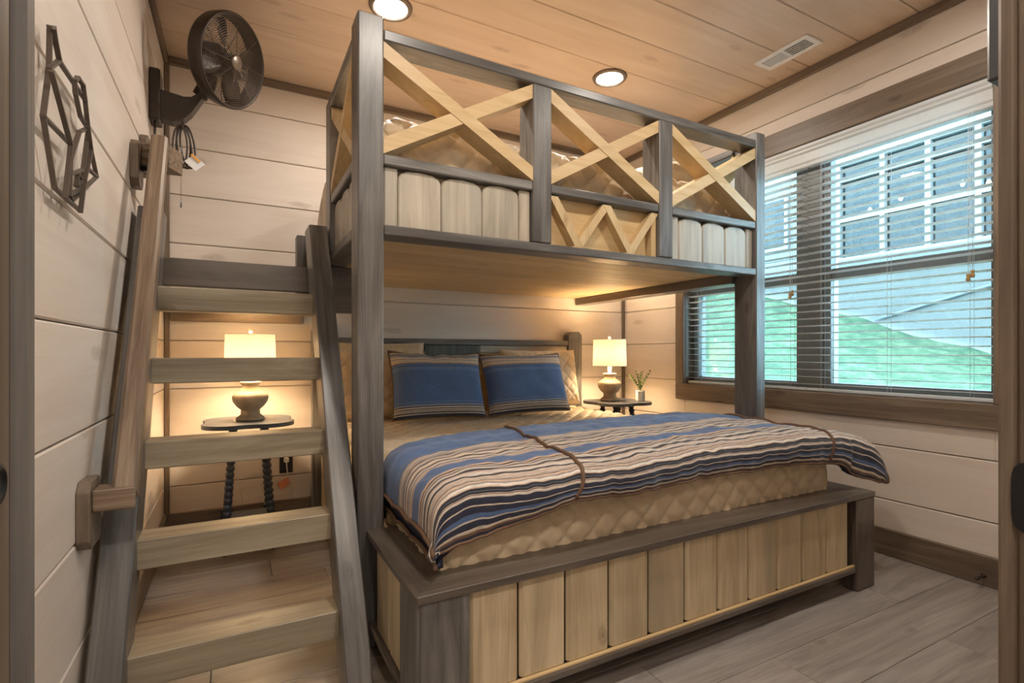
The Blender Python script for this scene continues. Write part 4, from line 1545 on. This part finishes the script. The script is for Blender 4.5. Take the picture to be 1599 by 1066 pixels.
# ================================================================== OUTDOORS
def ground_z(x, y):
    s = max(0.0, min(1.0, (x - 3.0) / 5.0))
    s = s * s * (3 - 2 * s)
    z = 0.52 + 0.085 * (x - 3.1) + 0.33 * max(0.0, y - 2.55) * s
    z += 0.05 * noise.noise(Vector((x * 1.2, y * 1.2, 0))) + 0.02 * noise.noise(Vector((x * 5, y * 5, 2)))
    return z


vs, fs = [], []
gx, gy = 60, 130
for j in range(gy + 1):
    for i in range(gx + 1):
        x, y = 3.03 + (7.95 - 3.03) * i / gx, -4 + 16.0 * j / gy
        vs.append((x, y, ground_z(x, y)))
for j in range(gy):
    for i in range(gx):
        a = j * (gx + 1) + i
        fs.append((a, a + 1, a + gx + 2, a + gx + 1))
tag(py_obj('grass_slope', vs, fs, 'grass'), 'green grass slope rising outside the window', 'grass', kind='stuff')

NX = 8.0
HYA, HYB = 0.4, 7.0
nb = thing('neighbour_house', 'grey neighbouring house with white framed windows above a concrete foundation', 'house', (NX, 3.0, 0.6))
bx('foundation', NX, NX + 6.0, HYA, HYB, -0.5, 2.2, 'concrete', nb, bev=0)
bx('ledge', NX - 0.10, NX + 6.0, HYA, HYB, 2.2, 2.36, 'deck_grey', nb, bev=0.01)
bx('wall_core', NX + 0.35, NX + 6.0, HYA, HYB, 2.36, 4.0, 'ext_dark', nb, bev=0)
z = 2.36
while z < 3.8:
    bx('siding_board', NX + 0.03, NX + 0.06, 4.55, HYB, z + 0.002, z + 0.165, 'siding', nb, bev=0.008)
    z += 0.168
cols = [0.42, 0.80, 1.25, 1.80, 2.32, 2.84, 3.36, 3.90, 4.5]
rows = [2.38, 2.98, 3.58, 3.82]
for z in rows:
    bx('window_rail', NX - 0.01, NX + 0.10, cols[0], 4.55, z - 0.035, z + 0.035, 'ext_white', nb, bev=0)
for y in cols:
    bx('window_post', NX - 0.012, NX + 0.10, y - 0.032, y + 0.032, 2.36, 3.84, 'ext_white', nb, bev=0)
for za, zb in zip(rows, rows[1:]):
    for ya, yb in zip(cols, cols[1:]):
        bm = bmesh.new()
        bm_box(bm, 0.01, yb - ya - 0.08, zb - za - 0.07, 0, (NX + 0.06, (ya + yb) / 2, (za + zb) / 2))
        mesh_obj('pane', bm, 'far_glass', nb)
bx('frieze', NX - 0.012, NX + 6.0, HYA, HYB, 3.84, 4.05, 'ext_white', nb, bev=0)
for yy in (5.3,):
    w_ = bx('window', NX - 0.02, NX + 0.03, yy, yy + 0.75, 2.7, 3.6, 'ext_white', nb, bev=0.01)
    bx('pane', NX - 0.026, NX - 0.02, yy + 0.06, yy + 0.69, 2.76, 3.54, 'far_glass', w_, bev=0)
tube('conduit', [(NX - 0.02, 4.5, 1.32), (NX - 0.02, 2.55, 1.86)], 0.022, 'ext_dark', nb)
for yy in (4.0, 3.62, 3.3, 2.95, 2.7, 2.5):
    s_ = lathe('string_bulb', [(0.002, 0.06), (0.012, 0.05), (0.024, 0.02), (0.02, -0.012), (0.002, -0.024)], 'bulb_glow', None, mw=T(NX - 0.12, yy, 3.03 + 0.04 * math.sin(yy * 9)), seg=12)
    tag(s_, 'small warm bulb hanging outside before the neighbouring house windows', 'light bulb', 'warm bulbs outside the window')
